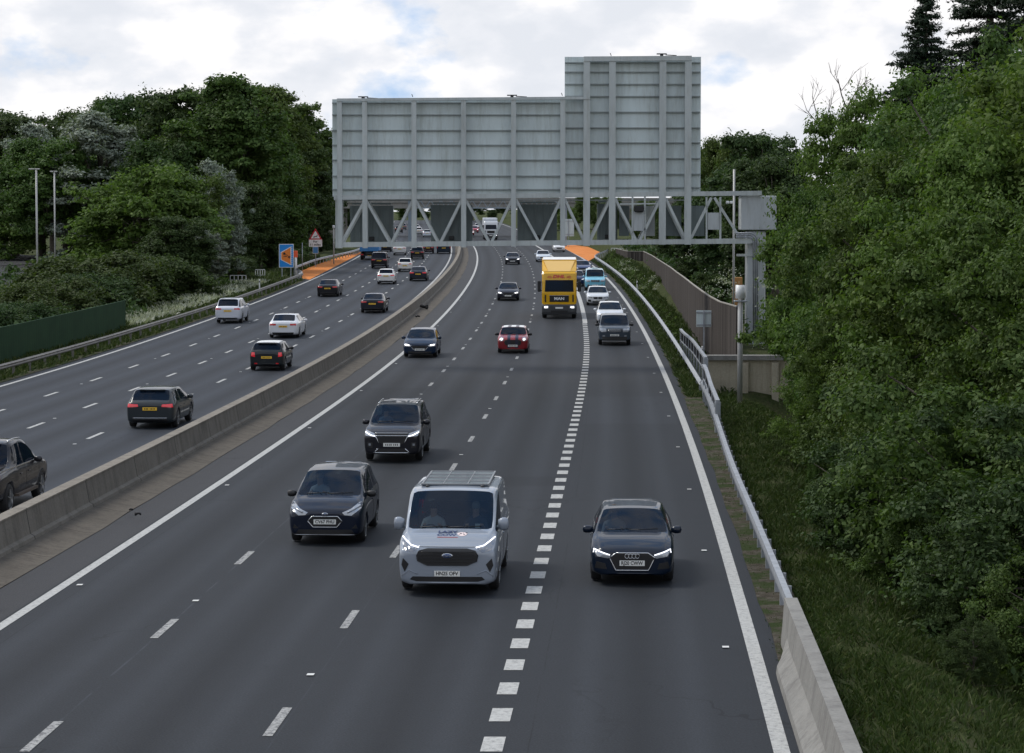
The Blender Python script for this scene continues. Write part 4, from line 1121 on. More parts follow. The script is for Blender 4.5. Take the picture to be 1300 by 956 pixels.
class Skin:
    """projects outlines onto the shell from one side"""
    def __init__(s, me):
        bm = bmesh.new(); bm.from_mesh(me); s.t = BVHTree.FromBMesh(bm); bm.free()
    def hit(s, side, u, z, off=.006):
        o, d = {'f': ((9, u, z), (-1, 0, 0)), 'b': ((-9, u, z), (1, 0, 0)), 'l': ((u, 9, z), (0, -1, 0)), 'r': ((u, -9, z), (0, 1, 0)), 't': ((u, z, 9), (0, 0, -1))}[side]
        h = s.t.ray_cast(Vector(o), Vector(d))
        if h[0] is None: return None
        return h[0] - Vector(d) * off
    def poly(s, name, side, pts, m, parent, off=.007, cell=.06, depth=.006):
        bm = bmesh.new(); vs = [bm.verts.new((p[0], p[1], 0)) for p in pts]; bm.faces.new(vs)
        bmesh.ops.triangulate(bm, faces=bm.faces)
        for _ in range(5):
            es = [e for e in bm.edges if e.calc_length() > cell]
            if not es: break
            bmesh.ops.subdivide_edges(bm, edges=es, cuts=1); bmesh.ops.triangulate(bm, faces=bm.faces)
        good = []; bad = []
        for v in bm.verts:
            h = s.hit(side, v.co.x, v.co.y, off)
            if h is None: bad.append(v)
            else: v.co = h; good.append(v)
        if not good: bm.free(); return None
        if bad: bmesh.ops.delete(bm, geom=bad, context='VERTS')
        if not bm.faces: bm.free(); return None
        d = {'f': (-1, 0, 0), 'b': (1, 0, 0), 'l': (0, -1, 0), 'r': (0, 1, 0), 't': (0, 0, -1)}[side]
        bmesh.ops.recalc_face_normals(bm, faces=bm.faces)
        av = sum((f.normal for f in bm.faces), Vector())
        if av.dot(Vector(d)) > 0: bmesh.ops.reverse_faces(bm, faces=bm.faces)
        ext = bmesh.ops.extrude_face_region(bm, geom=list(bm.faces)); nv = [e for e in ext['geom'] if isinstance(e, bmesh.types.BMVert)]
        old = [v for v in bm.verts if v not in set(nv)]
        for v in old: v.co += Vector(d) * depth
        me = bpy.data.meshes.new(name); bm.to_mesh(me); bm.free(); me.materials.append(m)
        return link(name, me, parent)
    def line(s, name, side, pts, w, m, parent, off=.010, closed=False):
        P = [Vector((p[0], p[1])) for p in pts]; 
        if closed: P.append(P[0])
        mb = MB(); fine = []
        for a, b in zip(P, P[1:]):
            k = max(1, int((b - a).length / .05)); fine += [a + (b - a) * i / k for i in range(k)]
        fine.append(P[-1]); hs = [s.hit(side, p.x, p.y, off) for p in fine]; hs = [h for h in hs if h is not None]
        if len(hs) > 1: mb.tube(hs, w / 2, 6, 0); return mb.build(name, m, parent)

def mirror(pts): return [(-a, b) for a, b in reversed(pts)]
def wheel(parent, x, y, r, sgn, wid=.2, rim='rim', spokes=5):
    mb = MB(); c = (x, y, r)
    mb.lathe([(r * .66, sgn * wid / 2), (r * .90, sgn * wid / 2), (r, sgn * wid * .36), (r, -sgn * wid * .36), (r * .9, -sgn * wid / 2), (r * .5, -sgn * wid / 2)], c, 'y', 26)
    t = mb.build('wheel', M['tyre'], parent)
    mb = MB(); rr = r * .67
    mb.lathe([(rr, sgn * (wid / 2 + .004)), (rr * .92, sgn * (wid / 2 - .012)), (rr * .90, sgn * (wid / 2 - .06))], c, 'y', 26)
    for k in range(spokes):
        a = 2 * math.pi * k / spokes + .3; d = Vector((math.cos(a), 0, math.sin(a))); q = Vector((x, y + sgn * (wid / 2 - .01), r))
        mb.bar(q + d * .03, q + d * rr * .95, .055 * r / .32, .03)
    mb.lathe([(.001, sgn * (wid / 2 + .004)), (.05, sgn * (wid / 2 + .002)), (.055, sgn * (wid / 2 - .03))], c, 'y', 12)
    mb.build('rim', M[rim], t)
    mb = MB(); mb.lathe([(.001, sgn * (wid / 2 - .075)), (rr * .9, sgn * (wid / 2 - .075))], c, 'y', 20); mb.build('brake_disc', M['arch'], t)
    return t
def number_plate(parent, sk, side, z, txt, yellow=False, w=.52, h=.111, y0=0, faint=True):
    hit = sk.hit(side, y0, z, .0); hs = [sk.hit(side, y0 + d, z + e) for d in (-w * .45, 0, w * .45) for e in (-.05, .05)]; hs = [q for q in hs if q is not None]
    if not hs: return
    sg = 1 if side == 'f' else -1; x = (max if sg > 0 else min)(q.x for q in hs) + sg * .012
    mb = MB(); mb.box((x, y0, z), (.016, w, h)); p = mb.build('number_plate', M['plate_y'] if yellow else M['plate_w'], parent)
    if txt:
        me = text_mesh(txt, .105, M['ink'], bold=.0022, depth=.0015, width=w * .86)
        o = link('registration_characters', me, p)
        o.rotation_euler = (R(90), 0, R(90) if sg > 0 else R(-90)); o.location = (x + sg * .011, y0, z)
    elif faint:
        mb = MB(); rnd = random.Random(int(abs(x * 999) + z * 77))
        yy = -w * .40
        for k in range(7):
            g = w * .105; 
            if k == 4: yy += w * .06
            mb.box((x + sg * .009, y0 + yy + g / 2, z + .0), (.003, g * rnd.uniform(.35, .6), h * .55)); yy += g
        mb.build('registration_characters', M['ink'], p)
    return p
def mirrors(parent, P, m):
    xf = P['L'] / 2; x = xf - P['cowl'] - P.get('mx', .42); z = P['hood'] + P.get('mz', .02); w = P['W'] / 2
    for s in (1, -1):
        mb = MB(); h = P.get('mh', .15)
        mb.lathe([(.001, -.11), (.055, -.10), (.080, -.02), (.080, .05), (.066, .10), (.001, .12)], (0, 0, 0), 'y', 12)
        for i, v in enumerate(mb.v): mb.v[i] = (x + v[0] * .75, s * (w + .055 + v[1]) , z + v[2] * h / .15)
        mb.bar((x, s * (w - .10), z - .06), (x, s * (w + .0), z - .03), .06, .04)
        mb.build('wing_mirror', m, parent)

CAR_N = 0
def vehicle(P, name, col, label, cat, group, s, Y, away=False, lights='drl', plate=None, rim='rim', far=False, roof_col=None, lit_tail=False, interior=False, wob=0.0, yaw=0.0):
    """body shell, glass, wheels, lamps, plates, mirrors; front at local +x"""
    global CAR_N; CAR_N += 1
    me = car_body(P, 1 if far else 2); sk = Skin(me); L, W, H = P['L'], P['W'], P['H']; w = W / 2
    pm = paint(name.replace(' ', '_') + '_paint', col, P.get('metal', .35), P.get('prough', .30))
    mz = slope(Y); gr = (prof(Y + 2) - prof(Y - 2)) / 4
    p = P3(s, Y); rz = (math.atan2(1, mz) if away else math.atan2(-1, -mz)) + yaw
    root = empty(name, p + Vector((0, 0, .012)), (0, (-1 if away else 1) * math.atan(gr), rz), label, cat, group)
    mats = [pm, M['trim'], M['arch']]
    body = link('body', split_mesh(me, {0, 4, 5}, 'body', mats, {0: 0, 4: 1, 5: 2}), root)
    gl = M['glass'] if interior else M['glass_dark']
    link('windscreen', split_mesh(me, {1}, 'windscreen', [gl]), root)
    link('rear_window', split_mesh(me, {3}, 'rear_window', [M['glass_dark']]), root)
    sg = split_mesh(me, {2}, 'side_windows', [gl if interior else M['glass_dark']])
    for sgn in (1, -1):
        bm = bmesh.new(); bm.from_mesh(sg); bmesh.ops.delete(bm, geom=[v for v in bm.verts if v.co.y * sgn < 0], context='VERTS')
        o = bpy.data.meshes.new('side_window'); bm.to_mesh(o); bm.free(); o.materials.append(gl if interior else M['glass_dark']); link('side_window', o, root)
    xf = L / 2
    for ax in (P['fa'], P['ra']):
        for sgn in (1, -1): wheel(root, xf - ax, sgn * (w - .125), P['wr'], sgn, P.get('wwid', .21), rim)
    mirrors(root, P, M[P['mirror']] if P.get('mirror') else pm)
    # cabin
    xs0, xs1 = -xf + P['rg'] + .35, xf - P['cowl'] - .12
    mb = MB(); zf = P.get('zb', .19) + .12; bz = min(P['hood'], P['th']) - .12
    mb.box(((xs0 + xs1) / 2, 0, (zf + .28) / 1), (xs1 - xs0, W * .80, .10)); mb.box((xs1 - .10, 0, bz - .14), (.34, W * .80, .30)); mb.box((xs0, 0, (zf + bz) / 2), (.08, W * .8, bz - zf))
    cab = mb.build('cabin', M['cabin'], root)
    P = dict(P); P['seat'] = (xs1 - P.get('seatx', 1.05), .38 * w / .87, bz - .30)
    if interior:
        for sx_ in ([-.38, .38]):
            mb = MB(); x = xs1 - P.get('seatx', 1.05)
            mb.bb((x, sx_ * w / .87, bz - .38), (.5, .46, .16), .05); mb.bb((x - .26, sx_ * w / .87, bz - .02), (.14, .46, .62), .06); mb.bb((x - .26, sx_ * w / .87, bz + .38), (.10, .26, .18), .04)
            mb.build('seat', M['seat'], root)
        mb = MB(); mb.bb((xs1 - 1.95, 0, bz - .05), (.16, W * .7, .6), .05); mb.build('rear_bench', M['seat'], root)
        a = [Vector((xs1 - .36 + .06 * math.cos(t), -.38 * w / .87 + .17 * math.sin(t), bz + .02 + .16 * math.cos(t))) for t in np.linspace(0, 6.283, 17)]
        mb = MB(); mb.tube(a, .014, 6); mb.build('steering_wheel', M['black'], root)
    # front
    fr = P['front'](root, sk, pm, lights, P)
    P['rear'](root, sk, pm, lit_tail, P)
    number_plate(root, sk, 'f', P.get('pzf', .42), plate if not away else None, False)
    number_plate(root, sk, 'b', P.get('pzr', .80), None, True)
    # wipers, door seams, handles
    if not far:
        mb = MB()
        for y0, y1 in ((-.05, w * .62), (-w * .62, -.02)):
            hs = [sk.hit('f', y0 + (y1 - y0) * t, P['hood'] + .06 + .02 * t, .012) for t in (0, .5, 1)]
            hs = [h for h in hs if h is not None]
            if len(hs) > 1: mb.tube(hs, .009, 5)
        if mb.v: mb.build('wiper', M['black'], root)
        for side in ('l', 'r'):
            for x0 in P.get('doors', (xf - P['cowl'] - .08, xf - P['ws'] - .62)):
                sk.line('door_seam', side, [(x0, P.get('zb', .19) + .14), (x0 + .02, P['hood'] - .14)], .010, M['trim'], body, off=-.001)
            for x0 in (xf - P['ws'] - .45, xf - P['ws'] - 1.25):
                if abs(x0) < L / 2 - .7: sk.line('door_handle', side, [(x0, P['hood'] - .20), (x0 + .17, P['hood'] - .20)], .026, pm, root)
    if roof_col is not None:
        rx0, rx1, ry = -xf + P['rr'] + .12, xf - P['ws'] - .10, W / 2 * P.get('roofw', .7) * .9
        sk.poly('roof_panel', 't', [(rx0, -ry), (rx1, -ry), (rx1, ry), (rx0, ry)], roof_col, root, .006, .25, .012)
    return root, sk, P, pm

# fronts --------------------------------------------------------------
def lamp(root, sk, pts, m, dr, drw, dm):
    for q in (1, -1):
        pp = pts if q > 0 else mirror(pts)
        h = sk.poly('headlight', 'f', pp, m, root, .008, .07)
        if dr and h is not None: sk.line('running_light', 'f', dr if q > 0 else [(-a, b) for a, b in dr], drw, dm, h, .016)
def front_hex(root, sk, pm, lights, P):
    z = P['nose'] - .02; w = P['W'] / 2; z0 = P.get('zb', .19)
    top, mid, bot = z - .10, z - .20, z0 + .13
    g = [(-.33, top), (.33, top), (.47, mid), (.34, bot), (-.34, bot), (-.47, mid)]
    sk.poly('grille', 'f', g, M['grille'], root, .006); sk.line('grille_surround', 'f', g, .026, M['chrome'], root, .012, True)
    for q in (1, -1):
        a = [(.56, z - .32), (.74, z - .28), (.78, z0 + .17), (.52, z0 + .15)]
        sk.poly('side_intake', 'f', a if q > 0 else mirror(a), M['grille'], root, .005)
    lamp(root, sk, [(.44, z - .165), (.50, z - .215), (.72, z - .175), (w * .935, z - .04), (w * .90, z - .02), (.62, z - .085)], M['lamp_clear'] if lights else M['lamp_off'], [(.46, z - .145), (.62, z - .095), (w * .90, z - .035), (w * .915, z - .10)] if lights else None, 0.026, M['drl'])
    mb = MB(); h = sk.hit('f', 0, mid + .035, .02)
    for k in range(4):
        c = h + Vector((0, (k - 1.5) * .072, 0)); mb.tube([c + Vector((0, .045 * math.cos(t), .045 * math.sin(t))) for t in np.linspace(0, 6.283, 17)], .008, 6)
    mb.build('ring_emblem', M['chrome'], root)
def front_oval(root, sk, pm, lights, P):
    """small people carrier: big swept lamps, trapezoid lower grille in chrome"""
    z = P['nose']; z0 = P.get('zb', .19); w = P['W'] / 2
    g = [(-.40, z - .30), (-.30, z - .19), (.30, z - .19), (.40, z - .30), (.28, z - .44), (-.28, z - .44)]
    sk.poly('grille', 'f', g, M['grille'], root, .006)
    for k in range(3):
        sk.line('grille_bar', 'f', [(-.34, z - .245 - k * .06), (.34, z - .245 - k * .06)], .012, M['trim'], root, .012)
    sk.line('grille_surround', 'f', g, .024, M['chrome'], root, .012, True)
    lamp(root, sk, [(.40, z - .10), (.46, z - .16), (.62, z - .17), (w * .93, z - .02), (w * .955, z + .10), (w * .86, z + .10), (.60, z - .02)], M['lamp_clear'], [(.52, z - .10), (w * .90, z + .03)] if lights else None, .05, M['lamp_clear'] if lights != 'beam' else M['beam'])
    a = [(-.70, z0 + .06), (-.62, z0 + .17), (.62, z0 + .17), (.70, z0 + .06)]
    sk.poly('lower_grille', 'f', a, M['grille'], root, .006); sk.line('lower_trim', 'f', [(-.72, z0 + .05), (.72, z0 + .05)], .014, M['chrome'], root)
    for q in (1, -1):
        a = [(.62, z0 + .20), (.72, z0 + .30), (.76, z0 + .20)]; sk.poly('fog_recess', 'f', a if q > 0 else mirror(a), M['grille'], root, .005)
    badge(root, sk, z - .135)
def badge(root, sk, z, r=.075, txt='Ford'):
    h = sk.hit('f', 0, z, .012)
    if h is None: return
    mb = MB(); mb.lathe([(.001, .012), (r * .9, .012), (r, .004), (r, -.03)], (0, 0, 0), 'x', 22)
    mb.v = [(v[0] + h.x, v[1] + h.y, v[2] * .46 + h.z) for v in mb.v]; b = mb.build('oval_badge', M['chrome'], root)
    mb = MB(); mb.lathe([(.001, .018), (r * .8, .018), (r * .8, 0)], (0, 0, 0), 'x', 22)
    mb.v = [(v[0] + h.x, v[1] + h.y, v[2] * .44 + h.z) for v in mb.v]; mb.build('badge_field', M['badge_blue'], b)
    if txt:
        o = link('badge_lettering', text_mesh(txt, .05, M['chrome'], .001, .002, r * 1.15), b); o.rotation_euler = (R(90), 0, R(90)); o.location = h + Vector((.021, 0, 0))
M['badge_blue'] = mat('badge_blue', (.03, .06, .16), .3)
def front_suv(root, sk, pm, lights, P):
    z = P['nose']; z0 = P.get('zb', .22); w = P['W'] / 2
    g = [(-.50, z - .06), (.50, z - .06), (.44, z - .34), (.30, z - .40), (-.30, z - .40), (-.44, z - .34)]
    sk.poly('grille', 'f', g, M['grille'], root, .006)
    for zz in (z - .07, z - .15): sk.line('grille_bar', 'f', [(-.52, zz + .01), (.52, zz + .01)], .026, M['chrome'], root, .012)
    lamp(root, sk, [(.50, z - .17), (.54, z - .06), (w * .93, z + .02), (w * .95, z - .06), (w * .90, z - .15)], M['lamp_clear'], [(.52, z - .155), (.66, z - .12), (w * .92, z - .04)] if lights else None, .04, M['drl'])
    for q in (1, -1):
        sk.line('chrome_blade', 'f', [(q * .50, z - .16), (q * .40, z - .36)], .035, M['chrome'], root, .012)
        a = [(.60, z - .36), (.76, z - .34), (.76, z - .50), (.60, z - .52)]; sk.poly('fog_recess', 'f', a if q > 0 else mirror(a), M['grille'], root)
        a = [(.65, z - .38), (.72, z - .38), (.72, z - .45), (.65, z - .45)]; sk.poly('fog_light', 'f', a if q > 0 else mirror(a), M['lamp_clear'], root, .012)
    a = [(-.52, z0 + .06), (.52, z0 + .06), (.40, z0 + .20), (-.40, z0 + .20)]
    sk.poly('lower_grille', 'f', a, M['grille'], root); sk.line('skid_plate', 'f', [(-.42, z0 + .20), (-.56, z0 + .07), (.56, z0 + .07), (.42, z0 + .20)], .035, M['chrome'], root, .012)
def front_boxy(root, sk, pm, lights, P):
    z = P['nose']; z0 = P.get('zb', .22); w = P['W'] / 2
    g = [(-.42, z - .06), (.42, z - .06), (.38, z - .25), (-.38, z - .25)]
    sk.poly('grille', 'f', g, M['grille'], root)
    for k in range(3): sk.line('grille_bar', 'f', [(-.38, z - .09 - k * .065), (.38, z - .09 - k * .065)], .022, M['chrome'], root)
    lamp(root, sk, [(.48, z - .24), (.50, z - .04), (w * .93, z - .02), (w * .95, z - .10), (.74, z - .25)], M['lamp_clear'], None, .03, None)
    a = [(-.70, z0 + .05), (.70, z0 + .05), (.74, z0 + .24), (-.74, z0 + .24)]; sk.poly('lower_bumper', 'f', a, M['trim'], root)
    for q in (1, -1): a = [(.56, z0 + .26), (.70, z0 + .26), (.70, z0 + .34), (.56, z0 + .34)]; sk.poly('fog_light', 'f', a if q > 0 else mirror(a), M['lamp_clear'], root)
def front_plain(root, sk, pm, lights, P):
    z = P['nose']; z0 = P.get('zb', .19); w = P['W'] / 2; dm = M['beam'] if lights == 'beam' else M['drl']
    g = [(-.38, z - .16), (.38, z - .16), (.44, z - .26), (.30, z - .38), (-.30, z - .38), (-.44, z - .26)]
    sk.poly('grille', 'f', g, M['grille'], root); sk.line('grille_surround', 'f', [(-.44, z - .24), (-.30, z - .38), (.30, z - .38), (.44, z - .24)], .022, M['chrome'], root)
    lamp(root, sk, [(.44, z - .14), (.50, z - .22), (w * .90, z - .18), (w * .94, z - .02), (.70, z - .05)], M['lamp_clear'], [(.56, z - .13), (w * .86, z - .10)] if lights else None, .07 if lights == 'beam' else .035, dm)
    a = [(-.60, z0 + .06), (.60, z0 + .06), (.66, z0 + .15), (-.66, z0 + .15)]; sk.poly('lower_grille', 'f', a, M['grille'], root)
def front_smooth(root, sk, pm, lights, P):
    z = P['nose']; z0 = P.get('zb', .17); w = P['W'] / 2
    lamp(root, sk, [(.46, z - .13), (.60, z - .18), (w * .90, z - .13), (w * .93, z - .01), (.74, z - .04)], M['lamp_clear'], [(.54, z - .10), (w * .88, z - .04)] if lights else None, .035, M['drl'])
    a = [(-.62, z0 + .08), (.62, z0 + .08), (.68, z0 + .20), (-.68, z0 + .20)]; sk.poly('lower_grille', 'f', a, M['grille'], root)
def front_kidney(root, sk, pm, lights, P):
    z = P['nose']; z0 = P.get('zb', .19); w = P['W'] / 2
    for q in (1, -1):
        a = [(.02, z - .12), (.34, z - .13), (.38, z - .20), (.30, z - .30), (.03, z - .30)]; sk.poly('kidney_grille', 'f', a if q > 0 else mirror(a), M['grille'], root)
        a = [(.50, z0 + .08), (.80, z0 + .12), (.78, z0 + .28), (.56, z0 + .26)]; sk.poly('side_intake', 'f', a if q > 0 else mirror(a), M['grille'], root)
    sk.poly('lower_grille', 'f', [(-.40, z0 + .05), (.40, z0 + .05), (.46, z0 + .16), (-.46, z0 + .16)], M['grille'], root)
    lamp(root, sk, [(.42, z - .13), (.46, z - .23), (w * .90, z - .17), (w * .93, z - .04)], M['lamp_clear'], [(.50, z - .18), (w * .86, z - .12)] if lights else None, .035, M['drl'])
def front_round(root, sk, pm, lights, P):
    z = P['nose']; z0 = P.get('zb', .17); w = P['W'] / 2
    for q in (1, -1):
        c = (q * w * .72, z - .08); pts = [(c[0] + .12 * math.cos(t), c[1] + .11 * math.sin(t)) for t in np.linspace(0, 6.283, 19)[:-1]]
        h = sk.poly('headlight', 'f', pts, M['lamp_clear'], root, .012, .06)
        if h is not None and lights: sk.poly('beam', 'f', [(c[0] + .06 * math.cos(t), c[1] + .055 * math.sin(t)) for t in np.linspace(0, 6.283, 13)[:-1]], M['beam'], h, .03, .06, .008)
    g = [(-.40, z - .13), (.40, z - .13), (.48, z - .24), (.40, z - .40), (-.40, z - .40), (-.48, z - .24)]
    sk.poly('grille', 'f', g, M['grille'], root); sk.line('grille_surround', 'f', g, .02, M['trim'], root, closed=True)
def front_van(root, sk, pm, lights, P):
    z = P['nose']; z0 = P.get('zb', .19); w = P['W'] / 2
    g = [(-.56, z - .10), (-.62, z - .20), (-.60, z - .31), (-.40, z - .40), (.40, z - .40), (.60, z - .31), (.62, z - .20), (.56, z - .10), (.40, z - .06), (-.40, z - .06)]
    sk.poly('grille', 'f', g, M['grille'], root, .008)
    for k in range(4): sk.line('grille_bar', 'f', [(-.54, z - .13 - k * .065), (.54, z - .13 - k * .065)], .012, M['trim'], root, .014)
    sk.line('grille_surround', 'f', g[:8], .020, M['trim'], root, .014)
    sk.line('bonnet_light_bar', 'f', [(-.60, z - .03), (.60, z - .03)], .018, M['chrome'], root, .012)
    lamp(root, sk, [(.60, z - .06), (.70, z - .14), (w * .88, z - .10), (w * .945, z + .08), (w * .94, z + .15), (w * .80, z + .05)], M['lamp_off'], [(.58, z - .045), (.74, z - .01), (w * .925, z + .115)], .030, M['drl'])
    for q in (1, -1):
        a = [(.78, z - .38), (.90, z - .26), (.93, z - .40), (.86, z - .54)]; sk.poly('side_intake', 'f', a if q > 0 else mirror(a), M['grille'], root)
        sk.line('bumper_crease', 'f', [(q * .60, z - .58), (q * .78, z - .50), (q * .93, z - .62)], .02, pm, root, .004)
    a = [(-.62, z0 + .09), (.62, z0 + .09), (.76, z0 + .13), (.70, z0 + .19), (-.70, z0 + .19), (-.76, z0 + .13)]; sk.poly('lower_grille', 'f', a, M['grille'], root)
    badge(root, sk, z - .205, .115)
# rears ------------------------------------------------------------------
def taillights(root, sk, pts, lit):
    for q in (1, -1): sk.poly('tail_light', 'b', pts if q > 0 else mirror(pts), M['brake'] if lit else M['tail'], root, .008, .06)
def rear_hatch(root, sk, pm, lit, P):
    t = P.get('tail', P['th']); w = P['W'] / 2; z0 = P.get('zb', .19)
    taillights(root, sk, [(.42, t - .175), (.44, t - .09), (w * .90, t - .07), (w * .93, t - .20)], lit)
    sk.line('bumper_trim', 'b', [(-.62, z0 + .20), (.62, z0 + .20)], .022, M['chrome'], root, .010)
    sk.poly('rear_valance', 'b', [(-.66, z0 + .05), (.66, z0 + .05), (.66, z0 + .15), (-.66, z0 + .15)], M['trim'], root)
    h = sk.hit('b', 0, P['H'] - .09, .012)
    if h is not None: mb = MB(); mb.bb(h + Vector((.03, 0, .03)), (.20, P['W'] * .52, .035), .012); mb.build('roof_spoiler', pm, root)
def rear_mini(root, sk, pm, lit, P):
    t = P.get('tail', P['th']); w = P['W'] / 2; z0 = P.get('zb', .17)
    taillights(root, sk, [(w * .66, t - .30), (w * .68, t - .07), (w * .86, t - .07), (w * .90, t - .26)], True)
    for q in (1, -1): a = [(.46, z0 + .16), (.60, z0 + .16), (.60, z0 + .22), (.46, z0 + .22)]; sk.poly('fog_lamp', 'b', a if q > 0 else mirror(a), M['tail'], root)
    sk.poly('rear_valance', 'b', [(-.66, z0 + .05), (.66, z0 + .05), (.66, z0 + .15), (-.66, z0 + .15)], M['trim'], root)
    h = sk.hit('b', 0, P['H'] - .09, .012)
    if h is not None: mb = MB(); mb.bb(h + Vector((.02, 0, .03)), (.26, P['W'] * .52, .035), .012); mb.build('roof_spoiler', M['trim'], root)
def rear_sedan(root, sk, pm, lit, P):
    t = P.get('tail', P['th']); w = P['W'] / 2; z0 = P.get('zb', .19)
    taillights(root, sk, [(.44, t - .24), (.42, t - .13), (w * .88, t - .11), (w * .92, t - .24)], lit)
    sk.poly('rear_valance', 'b', [(-.62, z0 + .06), (.62, z0 + .06), (.66, z0 + .20), (-.66, z0 + .20)], M['trim'], root)
    sk.line('boot_edge', 'b', [(-.62, t - .05), (.62, t - .05)], .018, pm, root)
def rear_van(root, sk, pm, lit, P):
    w = P['W'] / 2
    for q in (1, -1): a = [(w * .86, .75), (w * .95, .75), (w * .93, 1.35), (w * .84, 1.35)]; sk.poly('tail_light', 'b', a if q > 0 else mirror(a), M['tail'], root)

T = dict(
 hatch=dict(L=4.03, W=1.76, H=1.42, hood=.96, nose=.80, th=.98, cowl=1.02, ws=1.86, rr=.52, rg=.16, wr=.325, fa=.83, ra=3.40, roofw=.68, front=front_hex, rear=rear_hatch, pzf=.47, pzr=.62),
 mpv=dict(L=4.08, W=1.77, H=1.61, hood=1.04, nose=.86, th=1.05, cowl=.86, ws=1.78, rr=.42, rg=.14, wr=.315, fa=.80, ra=3.30, roofw=.70, front=front_oval, rear=rear_hatch, pzf=.545, pzr=.80, qglass=1, mirror='black'),
 suv=dict(L=4.70, W=1.80, H=1.71, hood=1.12, nose=.98, th=1.13, cowl=1.08, ws=1.92, rr=.55, rg=.16, wr=.36, fa=.94, ra=3.61, roofw=.71, zb=.24, sq=.95, front=front_suv, rear=rear_hatch, pzf=.56, pzr=.86, qglass=1),
 boxy=dict(L=4.50, W=1.91, H=1.74, hood=1.12, nose=1.02, th=1.14, cowl=1.05, ws=1.80, rr=.42, rg=.14, wr=.37, fa=.88, ra=3.54, roofw=.74, zb=.26, sq=.96, front=front_boxy, rear=rear_hatch, pzf=.60, pzr=.86, clad=1, mirror='black'),
 focus=dict(L=4.38, W=1.825, H=1.47, hood=.98, nose=.80, th=1.0, cowl=1.02, ws=1.92, rr=.55, rg=.16, wr=.33, fa=.88, ra=3.58, roofw=.68, front=front_plain, rear=rear_hatch, pzf=.44, pzr=.80),
 rearhatch=dict(L=4.31, W=1.785, H=1.43, hood=.95, nose=.78, th=.97, cowl=1.05, ws=1.90, rr=.55, rg=.17, wr=.335, fa=.86, ra=3.49, roofw=.69, front=front_hex, rear=rear_hatch, pzf=.44, pzr=.72),
 mini=dict(L=3.84, W=1.73, H=1.41, hood=.97, nose=.86, th=.98, cowl=.95, ws=1.50, rr=.36, rg=.14, wr=.325, fa=.76, ra=3.26, roofw=.72, front=front_round, rear=rear_mini, pzf=.42, pzr=.66, prough=.25, mirror='black'),
 sedan=dict(L=4.75, W=1.84, H=1.42, hood=.94, nose=.78, th=.98, tail=1.02, cowl=1.12, ws=2.02, rr=1.25, rg=.60, wr=.335, fa=.88, ra=3.70, roofw=.66, front=front_plain, rear=rear_sedan, pzf=.42, pzr=.70),
 smooth=dict(L=4.70, W=1.88, H=1.45, hood=.93, nose=.76, th=1.0, tail=1.02, cowl=.98, ws=1.95, rr=1.05, rg=.42, wr=.34, fa=.84, ra=3.72, roofw=.66, zb=.16, front=front_smooth, rear=rear_sedan, pzf=.38, pzr=.72),
 bmw=dict(L=4.45, W=1.82, H=1.44, hood=.95, nose=.80, th=.98, tail=1.0, cowl=1.12, ws=2.0, rr=.9, rg=.40, wr=.335, fa=.80, ra=3.50, roofw=.67, front=front_kidney, rear=rear_sedan, pzf=.40, pzr=.72),
 city=dict(L=3.60, W=1.64, H=1.49, hood=1.0, nose=.84, th=1.0, cowl=.80, ws=1.50, rr=.38, rg=.14, wr=.29, fa=.74, ra=3.05, roofw=.70, front=front_round, rear=rear_hatch, pzf=.40, pzr=.66),
 small=dict(L=4.0, W=1.74, H=1.47, hood=.98, nose=.82, th=1.0, cowl=.90, ws=1.75, rr=.45, rg=.15, wr=.31, fa=.80, ra=3.35, roofw=.69, front=front_plain, rear=rear_hatch, pzf=.40, pzr=.80),
 van=dict(L=5.05, W=2.03, H=1.98, hood=1.22, nose=1.02, th=1.25, cowl=.82, ws=1.78, rr=.20, rg=.08, wr=.345, fa=1.02, ra=3.95, roofw=.82, zb=.20, front=front_van, rear=rear_van, pzf=.455, pzr=.80, van=1, sq=.96, bp=.25, mh=.25, mz=.10, mx=.30),
 cab=dict(L=4.86, W=1.90, H=1.89, hood=1.18, nose=1.0, th=1.15, cowl=.95, ws=1.70, rr=.30, rg=.12, wr=.35, fa=.85, ra=3.83, roofw=.76, zb=.22, front=front_boxy, rear=rear_hatch, pzf=.46, pzr=.9, metal=0.0),
 pickup=dict(L=5.30, W=1.90, H=1.80, hood=1.14, nose=1.02, th=1.16, tail=1.12, cowl=1.15, ws=1.95, rr=1.9, rg=1.6, wr=.39, fa=.94, ra=4.16, roofw=.70, zb=.34, front=front_boxy, rear=rear_hatch, pzf=.62, pzr=.62, prough=.35),
)
OG = 'vehicles driving towards the camera'; AG = 'vehicles driving away from the camera'
DK = (.006, .010, .020)
audi = vehicle(T['hatch'], 'hatchback_car', (.003, .009, .022), 'dark blue hatchback with hexagonal grille and four ring emblem in the near right lane', 'car', OG, 11.79, 50.0, plate='RJ20 CWW', interior=True, rim='rim_dark')
bmax = vehicle(T['mpv'], 'small_people_carrier', (.004, .008, .020), 'black blue small people carrier left of the silver van', 'car', OG, 4.65, 56.0, lights='lamp', plate='CV67 PHU', interior=True)
outl = vehicle(T['suv'], 'sport_utility_vehicle', (.012, .012, .016), 'black four wheel drive car with chrome grille blades behind the people carrier', 'car', OG, 4.42, 74.5, interior=True)
van = vehicle(T['van'], 'delivery_van', (.25, .28, .325), 'silver van with solar panels on its roof and blue lettering on the bonnet', 'van', OG, 8.06, 49.2, plate='HN25 OFV', interior=True)
vehicle(T['focus'], 'hatchback_car', (.004, .016, .042), 'dark blue hatchback hugging the line beside the central barrier', 'car', OG, 1.2, 127, lights='beam')
mini = vehicle(T['mini'], 'hatchback_car', (.24, .016, .022), 'red hatchback with white roof and two dark bonnet stripes, crossing a lane line', 'car', OG, 6.08, 130.4, lights='beam', roof_col=M['white'])
